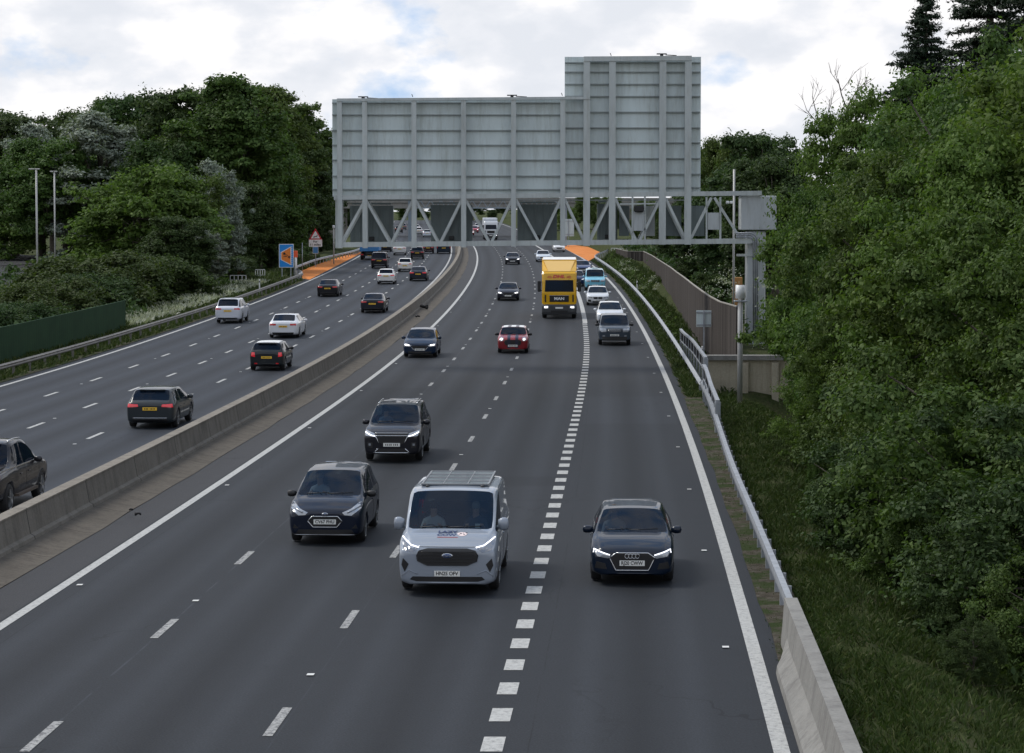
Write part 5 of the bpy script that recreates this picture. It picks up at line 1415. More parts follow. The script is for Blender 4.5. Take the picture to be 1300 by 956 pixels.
vehicle(T['sedan'], 'convertible_car', (.010, .011, .020), 'dark low convertible with black hood and bright headlights, left of the yellow lorry', 'car', OG, 4.25, 194.5, lights='beam', roof_col=M['trim'])
vehicle(T['sedan'], 'saloon_car', (.012, .014, .020), 'dark saloon just beyond the convertible, left of the lorry top', 'car', OG, 4.35, 286.6, lights='beam')
vehicle(T['boxy'], 'sport_utility_vehicle', (.045, .058, .075), 'dark grey blue boxy four wheel drive car leading the right lane queue', 'car', OG, 11.8, 137.7, lights=None)
vehicle(T['smooth'], 'saloon_car', (.66, .68, .70), 'white saloon close behind the boxy four wheel drive car', 'car', OG, 11.9, 160.4, lights='drl')
vehicle(T['bmw'], 'saloon_car', (.62, .64, .66), 'white car with twin kidney grille behind the first white saloon', 'car', OG, 11.5, 186.6, lights=None)
vehicle(T['cab'], 'taxi', (.19, .50, .64), 'light blue taxi behind the white cars, with a small roof lamp', 'taxi', OG, 11.9, 214.5, lights='drl')
vehicle(T['small'], 'hatchback_car', (.010, .022, .07), 'dark blue hatchback half hidden behind the yellow lorry', 'car', OG, 10.3, 222.2, lights='drl')
vehicle(T['sedan'], 'saloon_car', (.05, .07, .15), 'slate blue saloon behind the light blue taxi', 'car', OG, 11.8, 255, lights='drl')
vehicle(T['sedan'], 'saloon_car', (.55, .60, .66), 'pale silver saloon showing above the left of the yellow lorry', 'car', OG, 8.34, 297, lights=None, far=True)
vehicle(T['small'], 'hatchback_car', (.68, .68, .68), 'white hatchback with black bumper directly under the gantry beam, right lane', 'car', OG, 12.1, 343, lights='drl', far=True)
vehicle(T['sedan'], 'saloon_car', (.30, .02, .03), 'red saloon far off seen through the truss, nearest the left', 'car', OG, 1.3, 470, lights='beam', far=True)
vehicle(T['small'], 'hatchback_car', (.35, .03, .05), 'small red hatchback far off beside the distant lorry', 'car', OG, 3.0, 500, lights='beam', far=True)
vehicle(T['city'], 'hatchback_car', (.5, .5, .5), 'small pale car far off seen through the truss', 'car', OG, 4.8, 540, lights='drl', far=True)

pick = vehicle(T['pickup'], 'pickup_truck', (.016, .016, .020), 'dark muddy pickup cut by the left edge of the picture', 'pickup', AG, -5.1, 61.2, away=True, lights=None)
vehicle(T['rearhatch'], 'hatchback_car', (.022, .028, .032), 'dark grey hatchback with yellow plate in the nearest outbound lane', 'car', AG, -5.39, 85.9, away=True, lights=None, lit_tail=True)
vehicle(T['mini'], 'hatchback_car', (.012, .016, .018), 'black hatchback with white roof and bright red oval tail lamps', 'car', AG, -5.64, 116.8, away=True, lights=None, roof_col=M['white'])
vehicle(T['smooth'], 'saloon_car', (.66, .67, .69), 'white fastback saloon ahead of the black hatchback with white roof', 'car', AG, -8.38, 144.8, away=True, lights=None)
vehicle(T['suv'], 'sport_utility_vehicle', (.56, .58, .63), 'pale silver four wheel drive car in the outer outbound lane by the left guard rail', 'car', AG, -14.19, 161.3, away=True, lights=None)
vehicle(T['sedan'], 'saloon_car', (.012, .014, .020), 'dark saloon beside the central barrier, nearest one of the outbound dark saloons', 'car', AG, -5.44, 175, away=True, lights=None)
vehicle(T['smooth'], 'saloon_car', (.010, .010, .012), 'black fastback car below the left orange bay', 'car', AG, -11.3, 201.5, away=True, lights=None)
vehicle(T['small'], 'hatchback_car', (.66, .66, .64), 'white hatchback with red tail lamps left of the dark saloon', 'car', AG, -7.98, 227.5, away=True, lights=None, lit_tail=True)
vehicle(T['sedan'], 'saloon_car', (.016, .020, .030), 'dark blue grey saloon right of the white hatchback', 'car', AG, -5.22, 235.5, away=True, lights=None, lit_tail=True)
vehicle(T['city'], 'city_car', (.64, .63, .60), 'small cream white rounded car', 'car', AG, -7.8, 261.7, away=True, lights=None)
vehicle(T['cab'], 'taxi', (.010, .010, .012), 'tall black taxi behind the low loader with the blue sheet', 'taxi', AG, -11.22, 272.6, away=True, lights=None)
vehicle(T['mpv'], 'people_carrier', (.014, .014, .016), 'black people carrier with silver roof just below the gantry beam', 'car', AG, -7.92, 308.5, away=True, lights=None)
vehicle(T['small'], 'hatchback_car', (.03, .012, .014), 'dark maroon car partly hidden ahead of the black people carrier', 'car', AG, -7.0, 335, away=True, lights=None, far=True)
vehicle(T['suv'], 'sport_utility_vehicle', (.60, .60, .58), 'white four wheel drive car directly below the gantry beam', 'car', AG, -10.81, 327, away=True, lights=None, far=True)
vehicle(T['van'], 'delivery_van', (.012, .022, .035), 'dark blue van with yellow plate by the central barrier below the gantry beam', 'van', AG, -4.73, 335, away=True, lights=None, far=True)
vehicle(T['sedan'], 'saloon_car', (.012, .012, .014), 'dark saloon half hidden beside the low loader with the blue sheet', 'car', AG, -13.4, 345, away=True, lights=None, far=True)
for q, (s_, y_, c_, l_) in enumerate([(-7.3, 450, (.5, .55, .6), 'silver car far off behind the truss, nearest of the distant outbound queue'), (-9.0, 478, (.65, .65, .65), 'white car far off, second in the distant outbound queue'),
                    (-9.5, 520, (.62, .62, .62), 'white car far off, third in the distant outbound queue'), (-13.2, 500, (.02, .02, .02), 'dark car far off in the left distant lane'), (-12.6, 540, (.10, .10, .11), 'grey car far off, farthest of the left distant lane')]):
    vehicle(T['small'], 'hatchback_car', c_, l_, 'car', AG, s_, y_, away=True, lights=None, far=True)

# ---------------------------------------------------------------- details on single vehicles
def van_extras():
    root, sk, P, pm = van
    # lettering on the bonnet, laid on its slope
    a = sk.hit('t', P['L'] / 2 - .30, 0, 0); b = sk.hit('t', P['L'] / 2 - .62, 0, 0)
    up = (b - a).normalized(); rt = Vector((0, 1, 0)); nn = rt.cross(up).normalized()
    if nn.z < 0: nn = -nn
    blue = mat('navy_lettering', (.02, .035, .10), .4); red = mat('red_lettering', (.42, .05, .05), .4)
    def lay(me, y, t, name, off=.016):
        o = link(name, me, root); c = a + (b - a) * t + Vector((0, y, 0)) + nn * off
        o.matrix_local = Matrix.Translation(c) @ Matrix((rt, up, nn)).transposed().to_4x4(); return o
    lay(text_mesh('LAZY', .13, blue, .006, .003, .40), -.02, .92, 'bonnet_lettering')
    lay(text_mesh('COW', .13, blue, .006, .003, .40), -.04, .50, 'bonnet_lettering')
    mb = MB(); mb.box((0, 0, 0), (.42, .018, .004)); lay(mb.mesh('red_underline', red), -.02, .22, 'red_underline')
    mb = MB(); pts = [(.10 * math.cos(t) * (1 + .15 * math.sin(3 * t)), .085 * math.sin(t), 0) for t in np.linspace(0, 6.283, 17)[:-1]]
    mb.ngon(pts, (0, 0, .004)); e_ = lay(mb.mesh('cow_emblem', mat('emblem_white', (.75, .62, .60), .4)), .27, .62, 'cow_emblem')
    mb = MB()
    for x, y, r in ((-.03, .02, .022), (.04, -.02, .018), (.02, .04, .012), (.09, .05, .02), (-.06, -.03, .012)): mb.ngon([(x + r * math.cos(t), y + r * .8 * math.sin(t), .006) for t in np.linspace(0, 6.283, 11)[:-1]], (0, 0, .002))
    o = link('emblem_spots', mb.mesh('emblem_spots', M['ink']), e_)
    # solar panels on the roof
    H = P['H'] - .045; x0, x1 = -2.2, .30; w = .70
    pan = mat('solar_glass', (.10, .13, .17), .16, .2, coat=1)
    cy = MB(); cy.box(((x0 + x1) / 2, 0, H + .055), (x1 - x0, 2 * w, .03)); p = cy.build('solar_panel', pan, root)
    mb = MB()
    for y in (-w, w): mb.bar((x0, y, H + .06), (x1, y, H + .06), .035, .05)
    for x in np.linspace(x0, x1, 5): mb.bar((x, -w, H + .074), (x, w, H + .074), .03, .02)
    for y in (-.26, .26): mb.bar((x0, y, H + .072), (x1, y, H + .072), .018, .016)
    mb.build('panel_frame', M['rim'], p)
    for y in (-.58, .58):
        mb = MB(); mb.bb((x1 + .05, y, H + .03), (.12, .08, .07), .02); mb.build('panel_clamp', M['black'], p)
    mb = MB(); mb.box((P['L'] / 2 - 1.0, .55, P['hood'] + .07), (.02, .10, .09)); mb.build('windscreen_sticker', M['white'], root)
van_extras()
def roof_rails(v, m):
    root, sk, P, pm = v
    for q in (1, -1):
        y = q * P['W'] / 2 * (P.get('roofw', .7) + .02) * .93; pts = []
        for x in np.linspace(-P['L'] / 2 + P['rr'] + .1, P['L'] / 2 - P['ws'] - .15, 7):
            h = sk.hit('t', x, y, .035); 
            if h is not None: pts.append(h)
        if len(pts) > 2: mb = MB(); mb.tube(pts, .017, 6); mb.build('roof_rail', m, root)
for v in (outl, pick): roof_rails(v, M['chrome'])
def stripes():
    root, sk, P, pm = mini; L = P['L'] / 2
    m = mat('dark_stripe', (.006, .008, .03), .3)
    for y in (-.22, .22):
        for x0, x1 in ((L - P['cowl'] + .06, L - .10),): sk.poly('bonnet_stripe', 't', [(x0, y - .085), (x1, y - .085), (x1, y + .085), (x0, y + .085)], m, root, .006, .15, .008)
        sk.poly('roof_stripe', 't', [(-L + P['rr'] + .15, y - .085), (L - P['ws'] - .12, y - .085), (L - P['ws'] - .12, y + .085), (-L + P['rr'] + .15, y + .085)], m, root, .014, .3, .008)
        sk.poly('front_stripe', 'f', [(y - .085, .30), (y + .085, .30), (y + .085, P['nose'] - .02), (y - .085, P['nose'] - .02)], m, root, .014, .12, .008)
stripes()
# taxi roof lamp
for o in [o for o in COL.objects if o.name.startswith('taxi') and o.parent is None]:
    mb = MB(); mb.bb((.55, 0, 1.95), (.16, .52, .13), .03); mb.build('roof_lamp', M['trim'] if 'black' in o['label'] else mat('pale_lamp', (.55, .62, .62), .4), o)
# bed of the pickup
def pickup_bed():
    root, sk, P, pm = pick; mb = MB(); x0, x1 = -P['L'] / 2 + .10, -P['L'] / 2 + 1.5
    mb.box(((x0 + x1) / 2, 0, P['tail'] + .045), (x1 - x0, 1.5, .05)); mb.build('bed_cover', M['black'], root)
    for q in (1, -1):
        mb = MB(); mb.bar((-.95, q * .93, .42), (1.05, q * .93, .42), .16, .07); mb.build('side_step', mat('muddy_metal', (.09, .07, .055), .8), root)
        mb = MB(); mb.bar((-2.4, q * .93, P['hood'] + .03), (1.0, q * .93, P['hood'] + .01), .02, .03); mb.build('waist_trim', M['chrome'], root)
pickup_bed()

# ---------------------------------------------------------------- people in the cars
M['skin'] = mat('skin', (.42, .26, .19), .55)
def person_mesh(top, hair, seed):
    me = bpy.data.meshes.new('sk'); V = [(0, 0, 0), (0, 0, .22), (-.02, 0, .44), (0, 0, .55), (.01, 0, .64), (.015, 0, .74)]; E = [(0, 1), (1, 2), (2, 3), (3, 4), (4, 5)]; Rd = [.15, .14, .15, .055, .085, .075]
    def chain(start, pts, rs):
        p = start
        for q, r in zip(pts, rs): V.append(q); Rd.append(r); E.append((p, len(V) - 1)); p = len(V) - 1
        return p
    for s in (1, -1):
        h = chain(2, [(-.01, s * .19, .43), (.20, s * .25, .22), (.40, s * .18, .36), (.46, s * .165, .40)], [.058, .042, .03, .032])
        for k in range(4): chain(h, [(.50, s * (.185 - k * .02), .42), (.53, s * (.18 - k * .018), .40)], [.009, .008])
        chain(h, [(.47, s * .13, .43), (.50, s * .125, .44)], [.010, .009])
        chain(0, [(.04, s * .10, -.02), (.44, s * .13, .04), (.56, s * .12, -.34), (.68, s * .12, -.38)], [.10, .065, .045, .04])
    me.from_pydata(V, E, []); ob = bpy.data.objects.new('sk', me); COL.objects.link(ob)
    ob.modifiers.new('s', 'SKIN'); me_sv = me.skin_vertices
    if not me_sv: 
        bm = bmesh.new(); bm.from_mesh(me); bm.verts.layers.skin.verify(); bm.to_mesh(me); bm.free()
    for i, sv in enumerate(me.skin_vertices[0].data): sv.radius = (Rd[i], Rd[i] * (1.25 if i in (1, 2) else 1)); sv.use_root = (i == 0)
    ob.modifiers.new('u', 'SUBSURF').levels = 1
    dg = bpy.context.evaluated_depsgraph_get(); dg.update(); out = bpy.data.meshes.new_from_object(ob.evaluated_get(dg)); bpy.data.objects.remove(ob)
    out.materials.clear(); out.materials.append(M['skin']); out.materials.append(top); out.materials.append(M['seat'])
    for p in out.polygons:
        c = p.center; p.use_smooth = True
        p.material_index = 2 if c.z < .06 else (0 if (c.z > .535 or c.x > .36) else 1)
    return out
def person(v, side, top, hair, label, bald=False):
    root, sk, P, pm = v; x, y, z = P['seat']; loc = root.matrix_basis @ Vector((x - .12, side * y, z + .02))
    o = empty('person', loc, root.rotation_euler, label, 'person', 'people inside the nearest vehicles')
    link('body', person_mesh(top, hair, 1), o)
    mb = MB(); prof_ = [(.001, .11), (.06, .10), (.092, .05), (.10, 0), (.09, -.05)]
    mb.lathe(prof_, (0, 0, .74), 'z', 14); mb.v = [(v_[0] * 1.05 - .02, v_[1] * .9, v_[2]) for v_ in mb.v]; mb.build('hair', hair, o)
    mb = MB()
    for s in (1, -1): mb.bb((.085, s * .032, .70), (.012, .022, .010), .002)
    mb.build('eyes', M['ink'], o)
    mb = MB(); mb.add([(.085, -.014, .665), (.085, .014, .665), (.085, 0, .71), (.112, 0, .672)], [(0, 1, 3), (1, 2, 3), (2, 0, 3), (0, 2, 1)]); mb.build('nose', M['skin'], o)
brown = mat('brown_hair', (.05, .03, .02), .7); grey = mat('grey_hair', (.25, .24, .23), .7)
person(audi, -1, mat('grey_top', (.22, .22, .24), .8), brown, 'person driving the dark blue hatchback, seen through its windscreen')
person(bmax, -1, mat('pale_top', (.40, .42, .45), .8), grey, 'person driving the black blue people carrier, in a pale top')
person(outl, -1, mat('blue_top', (.10, .14, .22), .8), brown, 'person driving the black four wheel drive car')
person(van, -1, mat('white_top', (.45, .46, .48), .8), brown, 'person at the wheel of the silver van')
person(van, 1, mat('dark_top', (.06, .06, .08), .8), grey, 'person in the passenger seat of the silver van')

# ---------------------------------------------------------------- yellow lorry and other lorries
def lorry(loc_s, Y, away, label, cabcol, boxcol, H=4.0, boxL=8.0, lettered=False, cab_low=None, box_h=None, name='lorry', stripe=None):
    mz = slope(Y); p = P3(loc_s, Y); rz = math.atan2(1, mz) if away else math.atan2(-1, -mz); gr = (prof(Y + 2) - prof(Y - 2)) / 4
    root = empty(name, p, (0, (-1 if away else 1) * math.atan(gr), rz), label, 'lorry', 'lorries')
    cm = paint('lorry_cab_paint', cabcol, .0, .35); bm_ = mat('lorry_box_paint', boxcol, .5, noise=(1.5, 1, tuple(v * .8 for v in boxcol)))
    low = M['lorry_grey']
    # cab: side outline swept across with rounded corners
    def cab(pts, y, ins, m, nm):
        mb = MB(); n = len(pts); vs = []
        for yy, k in ((-y, ins), (-y + ins, 0), (y - ins, 0), (y, ins)):
            cx_ = sum(q[0] for q in pts) / n; cz_ = sum(q[1] for q in pts) / n
            for q in pts: vs.append((q[0] + (cx_ - q[0]) * k * .8, yy, q[1] + (cz_ - q[1]) * k * .5))
        fs = [(i * n + j, i * n + (j + 1) % n, (i + 1) * n + (j + 1) % n, (i + 1) * n + j) for i in range(3) for j in range(n)] + [tuple(range(n)), tuple(range(3 * n, 4 * n))]
        mb.add(vs, fs); return mb.build(nm, m, root)
    cab([(0, 1.02), (.0, 1.80), (-.13, 2.75), (-.20, 3.20), (-.34, 3.34), (-2.2, 3.40), (-2.2, 1.02)], 1.22, .10, cm, 'cab')
    cab([(.06, .32), (.10, .50), (.09, .92), (.02, 1.02), (-1.9, 1.02), (-1.9, .60), (-.5, .32)], 1.23, .10, low, 'bumper')
    mb = MB(); mb.add([(.012, -1.02, 1.92), (.012, 1.02, 1.92), (-.105, .98, 2.74), (-.105, -.98, 2.74), (-.2, -1.02, 1.92), (-.2, 1.02, 1.92), (-.25, .98, 2.74), (-.25, -.98, 2.74)], [(0, 1, 2, 3), (4, 7, 6, 5), (0, 4, 5, 1), (3, 2, 6, 7), (0, 3, 7, 4), (1, 5, 6, 2)]); mb.build('windscreen', M['glass_dark'], root)
    mb = MB(); mb.bb((.03, 0, 1.42), (.05, 1.36, .44), .02); g = mb.build('grille', M['grille'], root)
    mb = MB(); mb.bar((.045, -.72, 1.66), (.045, .72, 1.66), .03, .03); mb.build('grille_trim', M['chrome'], g)
    if lettered:
        o = link('grille_lettering', text_mesh('MAN', .28, M['white'], .008, .008, .70), g); o.rotation_euler = (R(90), 0, R(90)); o.location = (.066, 0, 1.42)
        red = mat('red_letters', (.55, .02, .03), .4)
        cu = text_mesh('DHL', .30, red, .012, .006, .86)
        for v in cu.vertices: v.co.x += v.co.y * .35
        o = link('roof_lettering', cu, root); o.rotation_euler = (R(90 - 9), 0, R(90)); o.location = (-.145, 0, 2.98)
        mb = MB()
        for q in (1, -1):
            for k in range(3): mb.box((-.135 - k * .011, q * .68, 2.90 + k * .06), (.02, .34 - k * .05, .022))
        mb.build('lettering_stripes', red, root)
    for q in (1, -1):
        mb = MB(); mb.bb((.085, q * .93, .82), (.06, .42, .20), .03); h = mb.build('headlight', M['lamp_clear'], root)
        mb = MB(); mb.bb((.12, q * .93, .83), (.02, .24, .11), .008); mb.build('beam', M['beam'], h)
        mb = MB(); mb.bb((.015, q * .98, 1.45), (.06, .10, .52), .02); mb.build('air_vane', M['trim'], root)
        mb = MB(); mb.bb((-.10, q * 1.42, 2.30), (.14, .24, .78), .04); mb.bar((-.2, q * 1.18, 2.62), (-.1, q * 1.40, 2.58), .05); mb.bar((-.2, q * 1.18, 2.0), (-.1, q * 1.40, 2.02), .05); mb.build('wing_mirror', M['trim'], root)
        mb = MB(); mb.box((-.75, q * 1.221, 2.3), (.95, .012, .70)); mb.build('side_window', M['glass_dark'], root)
    mb = MB(); mb.box((.105, 0, .78), (.02, .54, .12)); mb.build('number_plate', M['plate_w'], root)
    mb = MB(); mb.box((.11, 0, .52), (.03, 1.2, .16)); mb.build('lower_grille', M['grille'], root)
    # roof deflector leaning back up to the box
    if H > 3.6 and lettered:
        mb = MB(); mb.add([(-.36, -.78, 3.36), (-.36, .78, 3.36), (-1.75, 1.1, H - .06), (-1.75, -1.1, H - .06), (-1.75, -1.1, 3.38), (-1.75, 1.1, 3.38)], [(0, 1, 2, 3), (1, 5, 2), (0, 3, 4), (3, 2, 5, 4), (0, 4, 5, 1)])
        mb.build('roof_deflector', mat('pale_yellow_paint', (.66, .42, .12), .4), root)
        for q in (1, -1): mb = MB(); mb.add([(-.36, q * .79, 3.36), (-.50, q * 1.20, 3.36), (-1.78, q * 1.22, H - .10), (-1.76, q * 1.11, H - .07), (-2.0, q * 1.22, 3.36)], [(0, 1, 2, 3), (1, 4, 2), (0, 3, 2, 4)]); mb.build('deflector_cheek', cm, root)
    bh = box_h or (1.05, H)
    mb = MB(); mb.bb((-2.35 - boxL / 2, 0, (bh[0] + bh[1]) / 2), (boxL, 2.5, bh[1] - bh[0]), .04); bx = mb.build('load_body', bm_, root)
    if lettered: mb = MB(); mb.box((-2.35 - boxL / 2, 0, bh[1] + .012), (boxL - .1, 2.4, .02)); mb.build('roof_skin', M['white'], bx)
    mb = MB(); mb.box((-2.3 - boxL / 2, 0, .88), (boxL + 1.5, .9, .22)); mb.box((-2.35 - boxL, 0, .62), (.12, 2.3, .16)); mb.build('chassis', M['black'], root)
    for ax in (1.35, boxL - .6, boxL + .7):
        for q in (1, -1):
            wheel(root, -ax, q * 1.05, .5, q, .32, 'rim', 8)
    if away:
        for q in (1, -1): mb = MB(); mb.bb((-2.43 - boxL, q * .95, .72), (.06, .36, .14), .01); mb.build('tail_light', M['tail'], root)
        mb = MB(); mb.box((-2.44 - boxL, 0, .60), (.03, .52, .12)); mb.build('number_plate', M['plate_y'], root)
    return root
M['lorry_grey'] = mat('lorry_grey_plastic', (.035, .037, .040), .5)
lorry(8.42, 165.3, False, 'yellow parcel lorry with red letters above its windscreen and a black grille', (.66, .36, .008), (.66, .38, .03), 4.12, 6.2, True)
lorry(4.2, 424, False, 'white and blue lorry far off under the bridge', (.60, .62, .64), (.55, .58, .62), 3.9, 8.0)
lorry(-.2, 520, False, 'white lorry farthest off, behind the red cars', (.60, .60, .60), (.62, .62, .62), 3.9, 8.0)
lorry(-14.04, 311, True, 'flat lorry with a blue body under the left end of the gantry', (.05, .2, .45), (.05, .22, .50), 3.0, 6.0, box_h=(1.12, 2.9))

# ---------------------------------------------------------------- bridge and lattice gantry beyond
def far_bridge():
    Y = 455; z0 = at(600, 264.5, Y).z; root = empty('road_bridge', (pathx(Y), Y, prof(Y)), label='concrete road bridge crossing far beyond the gantry', cat='bridge')
    cc = M['end_concrete']; px_ = pathx(Y)
    for nm, c, d, m in (('deck', (px_, Y + 5, z0 + .55), (150, 10, 1.1), cc), ('parapet', (px_, Y - .1, z0 + 1.55), (150, .3, .95), cc), ('parapet', (px_, Y + 10.1, z0 + 1.55), (150, .3, .95), cc)):
        mb = MB(); mb.box(c, d); keep(mb.build(nm, m), root)
    for dx in (-2.4, -24, 22):
        mb = MB(); h = z0 - prof(Y) + .5; mb.bb((px_ + dx, Y + 5, prof(Y) + h / 2 - .5), (1.0, 8.5, h), .1); keep(mb.build('pier', cc), root)
    for q in (-1, 1):
        mb = MB(); mb.add([(px_ + q * 30, Y, z0), (px_ + q * 75, Y, z0), (px_ + q * 75, Y, z0 - 9), (px_ + q * 19, Y, z0 - 9), (px_ + q * 30, Y + 10, z0), (px_ + q * 75, Y + 10, z0), (px_ + q * 75, Y + 10, z0 - 9), (px_ + q * 19, Y + 10, z0 - 9)], [(0, 1, 2, 3), (4, 7, 6, 5), (0, 3, 7, 4), (1, 5, 6, 2), (0, 4, 5, 1)])
        keep(mb.build('abutment', M['barrier']), root)
far_bridge()
def lattice():
    Y = 375; root = empty('lattice_gantry', at(690, 262, Y), label='blue grey lattice gantry spanning the road far beyond the large sign gantry', cat='gantry'); m = mat('blue_grey_steel', (.22, .27, .31), .5)
    a, b = at(520, 264, Y), at(718, 264, Y); at_, bt = at(520, 254, Y), at(718, 254, Y)
    for dy in (0, 1.2):
        o = Vector((0, dy, 0))
        for p, q in ((a, b), (at_, bt)): mb = MB(); mb.bar(p + o, q + o, .18, .18); keep(mb.build('chord', m), root)
        mb = MB(); n = 30
        for i in range(n):
            p, q = (a, at_) if i % 2 else (at_, a)
            mb.bar(p + (b - a) * (i / n) + o, q + (b - a) * ((i + 1) / n) + o, .10, .10)
        keep(mb.build('lattice_web', m), root)
    for p in (a, b): mb = MB(); mb.bar((p.x, Y + .6, prof(Y) - .3), (p.x, Y + .6, at_.z), .5, .5); keep(mb.build('leg', m), root)
lattice()

# ---------------------------------------------------------------- signs, posts, lamps
def disc(mb, c, r, n=14, th=.01): mb.ngon([(c[0] + r * math.cos(t), c[1], c[2] + r * math.sin(t)) for t in np.linspace(0, 6.283, n + 1)[:-1]], (0, th, 0))
def refuge_sign():
    Y = 238; c = at(363.5, 324.7, Y); w, h = 1.50, 2.40; g0 = prof(Y)
    root = empty('traffic_sign', (c.x, Y, g0), label='blue sign with an orange triangle and a black curved arrow beside the left orange bay', cat='road sign')
    blue = mat('sign_blue', (.012, .22, .62), .35); org = mat('sign_orange', (.72, .20, .03), .4)
    z = c.z - g0
    mb = MB(); mb.box((0, 0, z), (w, .04, h)); b = mb.build('sign_plate', M['white'], root)
    mb = MB(); mb.box((0, -.026, z), (w - .12, .012, h - .12)); mb.build('blue_field', blue, b)
    def P(pts, y, m, nm): mb = MB(); mb.ngon([(p[0], y, z + p[1]) for p in pts], (0, .010, 0)); return mb.build(nm, m, b)
    P([(-.58, .36), (.50, .96), (.50, -.98), (-.58, -.42)], -.044, M['white'], 'white_border')
    P([(-.50, .32), (.43, .84), (.43, -.86), (-.50, -.38)], -.056, org, 'orange_panel')
    mb = MB()
    arc = [(-.30 + .62 * math.sin(t) * .9, -.056 - .012, z - .22 + .42 * math.cos(t)) for t in np.linspace(.15, 1.35, 8)]
    for p, q in zip(arc, arc[1:]): mb.bar(p, q, .10, .012)
    mb.ngon([(.14, -.07, z - .12), (.40, -.07, z + .02), (.34, -.07, z - .30)], (0, .01, 0))
    disc(mb, (-.20, -.07, z + .22), .12)
    mb.build('black_symbol', M['ink'], b)
    mb = MB(); mb.box((-.12, -.07, z - .06), (.34, .01, .10)); mb.build('vehicle_symbol', mat('symbol_brown', (.20, .07, .02), .5), b)
    mb = MB()
    for k in range(10): mb.box((.57, -.05, z + .9 - k * .2), (.06, .012, .10))
    mb.build('edge_ticks', M['white'], b)
    for x in (-.45, .45): mb = MB(); mb.bar((x, .08, -.3), (x, .08, z + 1.0), .09); mb.build('sign_post', M['galv'], root)
refuge_sign()
def deer_sign():
    Y = 276; g0 = prof(Y); c = at(400.5, 300, Y); root = empty('warning_sign', (c.x, Y, g0), label='red bordered triangle with a leaping deer above a white distance plate', cat='road sign')
    z = at(400.5, 304.5, Y).z - g0; red = mat('sign_red', (.42, .01, .02), .4)
    mb = MB(); mb.ngon([(-.80, 0, z), (.80, 0, z), (0, 0, z + 1.38)], (0, .03, 0)); t = mb.build('triangle', red, root)
    mb = MB(); mb.ngon([(-.54, -.012, z + .17), (.54, -.012, z + .17), (0, -.012, z + 1.06)], (0, .010, 0)); mb.build('triangle_field', M['white'], t)
    mb = MB()
    deer = [(-.26, .30), (-.20, .40), (-.05, .42), (.10, .44), (.18, .56), (.16, .64), (.22, .60), (.30, .56), (.22, .50), (.20, .40), (.24, .28), (.16, .36), (.02, .34), (-.10, .32), (-.18, .20), (-.16, .32), (-.24, .24)]
    mb.ngon([(a, -.024, z + b) for a, b in deer], (0, .01, 0)); mb.build('deer_symbol', M['ink'], t)
    z2 = at(400.5, 308.7, Y).z - g0
    mb = MB(); mb.box((0, 0, z2), (1.56, .03, .84)); p = mb.build('distance_plate', M['white'], root)
    for tx, dz, wd_ in (('For', .18, .5), ('11 miles', -.18, 1.25)):
        o = link('plate_lettering', text_mesh(tx, .34, M['ink'], .008, .004, wd_), p); o.rotation_euler = (R(90), 0, 0); o.location = (0, -.024, z2 + dz)
    z3 = at(400.5, 317.5, Y).z - g0
    mb = MB(); mb.box((0, 0, z3), (.66, .03, .80)); q = mb.build('marker_plate', M['white'], root)
    mb = MB(); mb.box((0, -.022, z3), (.58, .012, .72)); mb.build('blue_field', mat('marker_blue', (.05, .19, .42), .4), q)
    mb = MB(); mb.bar((0, .06, -.3), (0, .06, z + 1.0), .09); mb.build('sign_post', M['galv'], root)
deer_sign()
def simple_post(name, cat, label, px, ytop, ybot, Y, w, m, extra=None):
    a, b = at(px, ytop, Y), at(px, ybot, Y); s_ = a.x - pathx(Y); zg = min(b.z, prof(Y) + gz(s_, Y)) - .2
    root = empty(name, (a.x, Y, zg), label=label, cat=cat); mb = MB(); mb.tube([(0, 0, 0), (0, 0, a.z - zg)], w / 2, 10, 0); mb.build('pole', m, root)
    if extra: extra(root, a.z - zg)
    return root
def orange_cap(root, z): mb = MB(); mb.bb((0, 0, z - .35), (.42, .3, .75), .05); mb.build('orange_phone_box', mat('phone_orange', (.75, .10, .03), .45), root)
simple_post('emergency_phone', 'emergency phone', 'emergency phone with an orange top on a white post right of the blue sign', 375.3, 318.5, 338, 250, .28, M['white'], orange_cap)
simple_post('marker_post', 'post', 'thin grey post between the blue sign and the deer sign', 383.6, 308, 333, 262, .10, M['galv'])
def cam_top(root, z): mb = MB(); mb.bb((0, 0, z), (.28, .3, .36), .05); mb.build('sensor_head', M['white'], root)
simple_post('sensor_post', 'post', 'pale post with a small head at the left end of the gantry', 423.6, 288, 326, 285, .16, M['grey_pole'], cam_top)
def lantern(q):
    def f(root, z):
        for s in (q if isinstance(q, tuple) else (q,)):
            mb = MB(); mb.tube([(0, 0, z), (s * .3, 0, z + .03)], .04, 6); mb.build('bracket', M['grey_pole'], root)
            mb = MB(); mb.bb((s * .45, 0, z + .02), (.40, .22, .10), .03); mb.build('lantern', M['grey_pole'], root)
    return f
simple_post('street_lamp', 'street lamp', 'taller lamp column in front of the left trees, nearer the picture edge', 46, 215, 356, 200, .17, M['grey_pole'], lantern((-1, .25)))
simple_post('street_lamp', 'street lamp', 'second lamp column, just right of the taller one', 69, 218, 340, 212, .15, M['grey_pole'], lantern((-.4, .15)))
simple_post('slender_pole', 'pole', 'slender pole behind the gantry, right of the sign panel', 932, 215, 385, 122, .11, M['grey_pole'])
def vms_head(root, z):
    mb = MB(); mb.lathe([(.001, .0), (.20, .0), (.21, -.55), (.001, -.56)], (0, 0, z), 'z', 16); mb.build('white_canister', M['white'], root)
    mb = MB(); mb.bb((0, 0, z - .66), (.52, .44, .07), .01); mb.bar((-.2, 0, z - .9), (.25, 0, z - .66), .04); mb.build('platform', M['galv'], root)
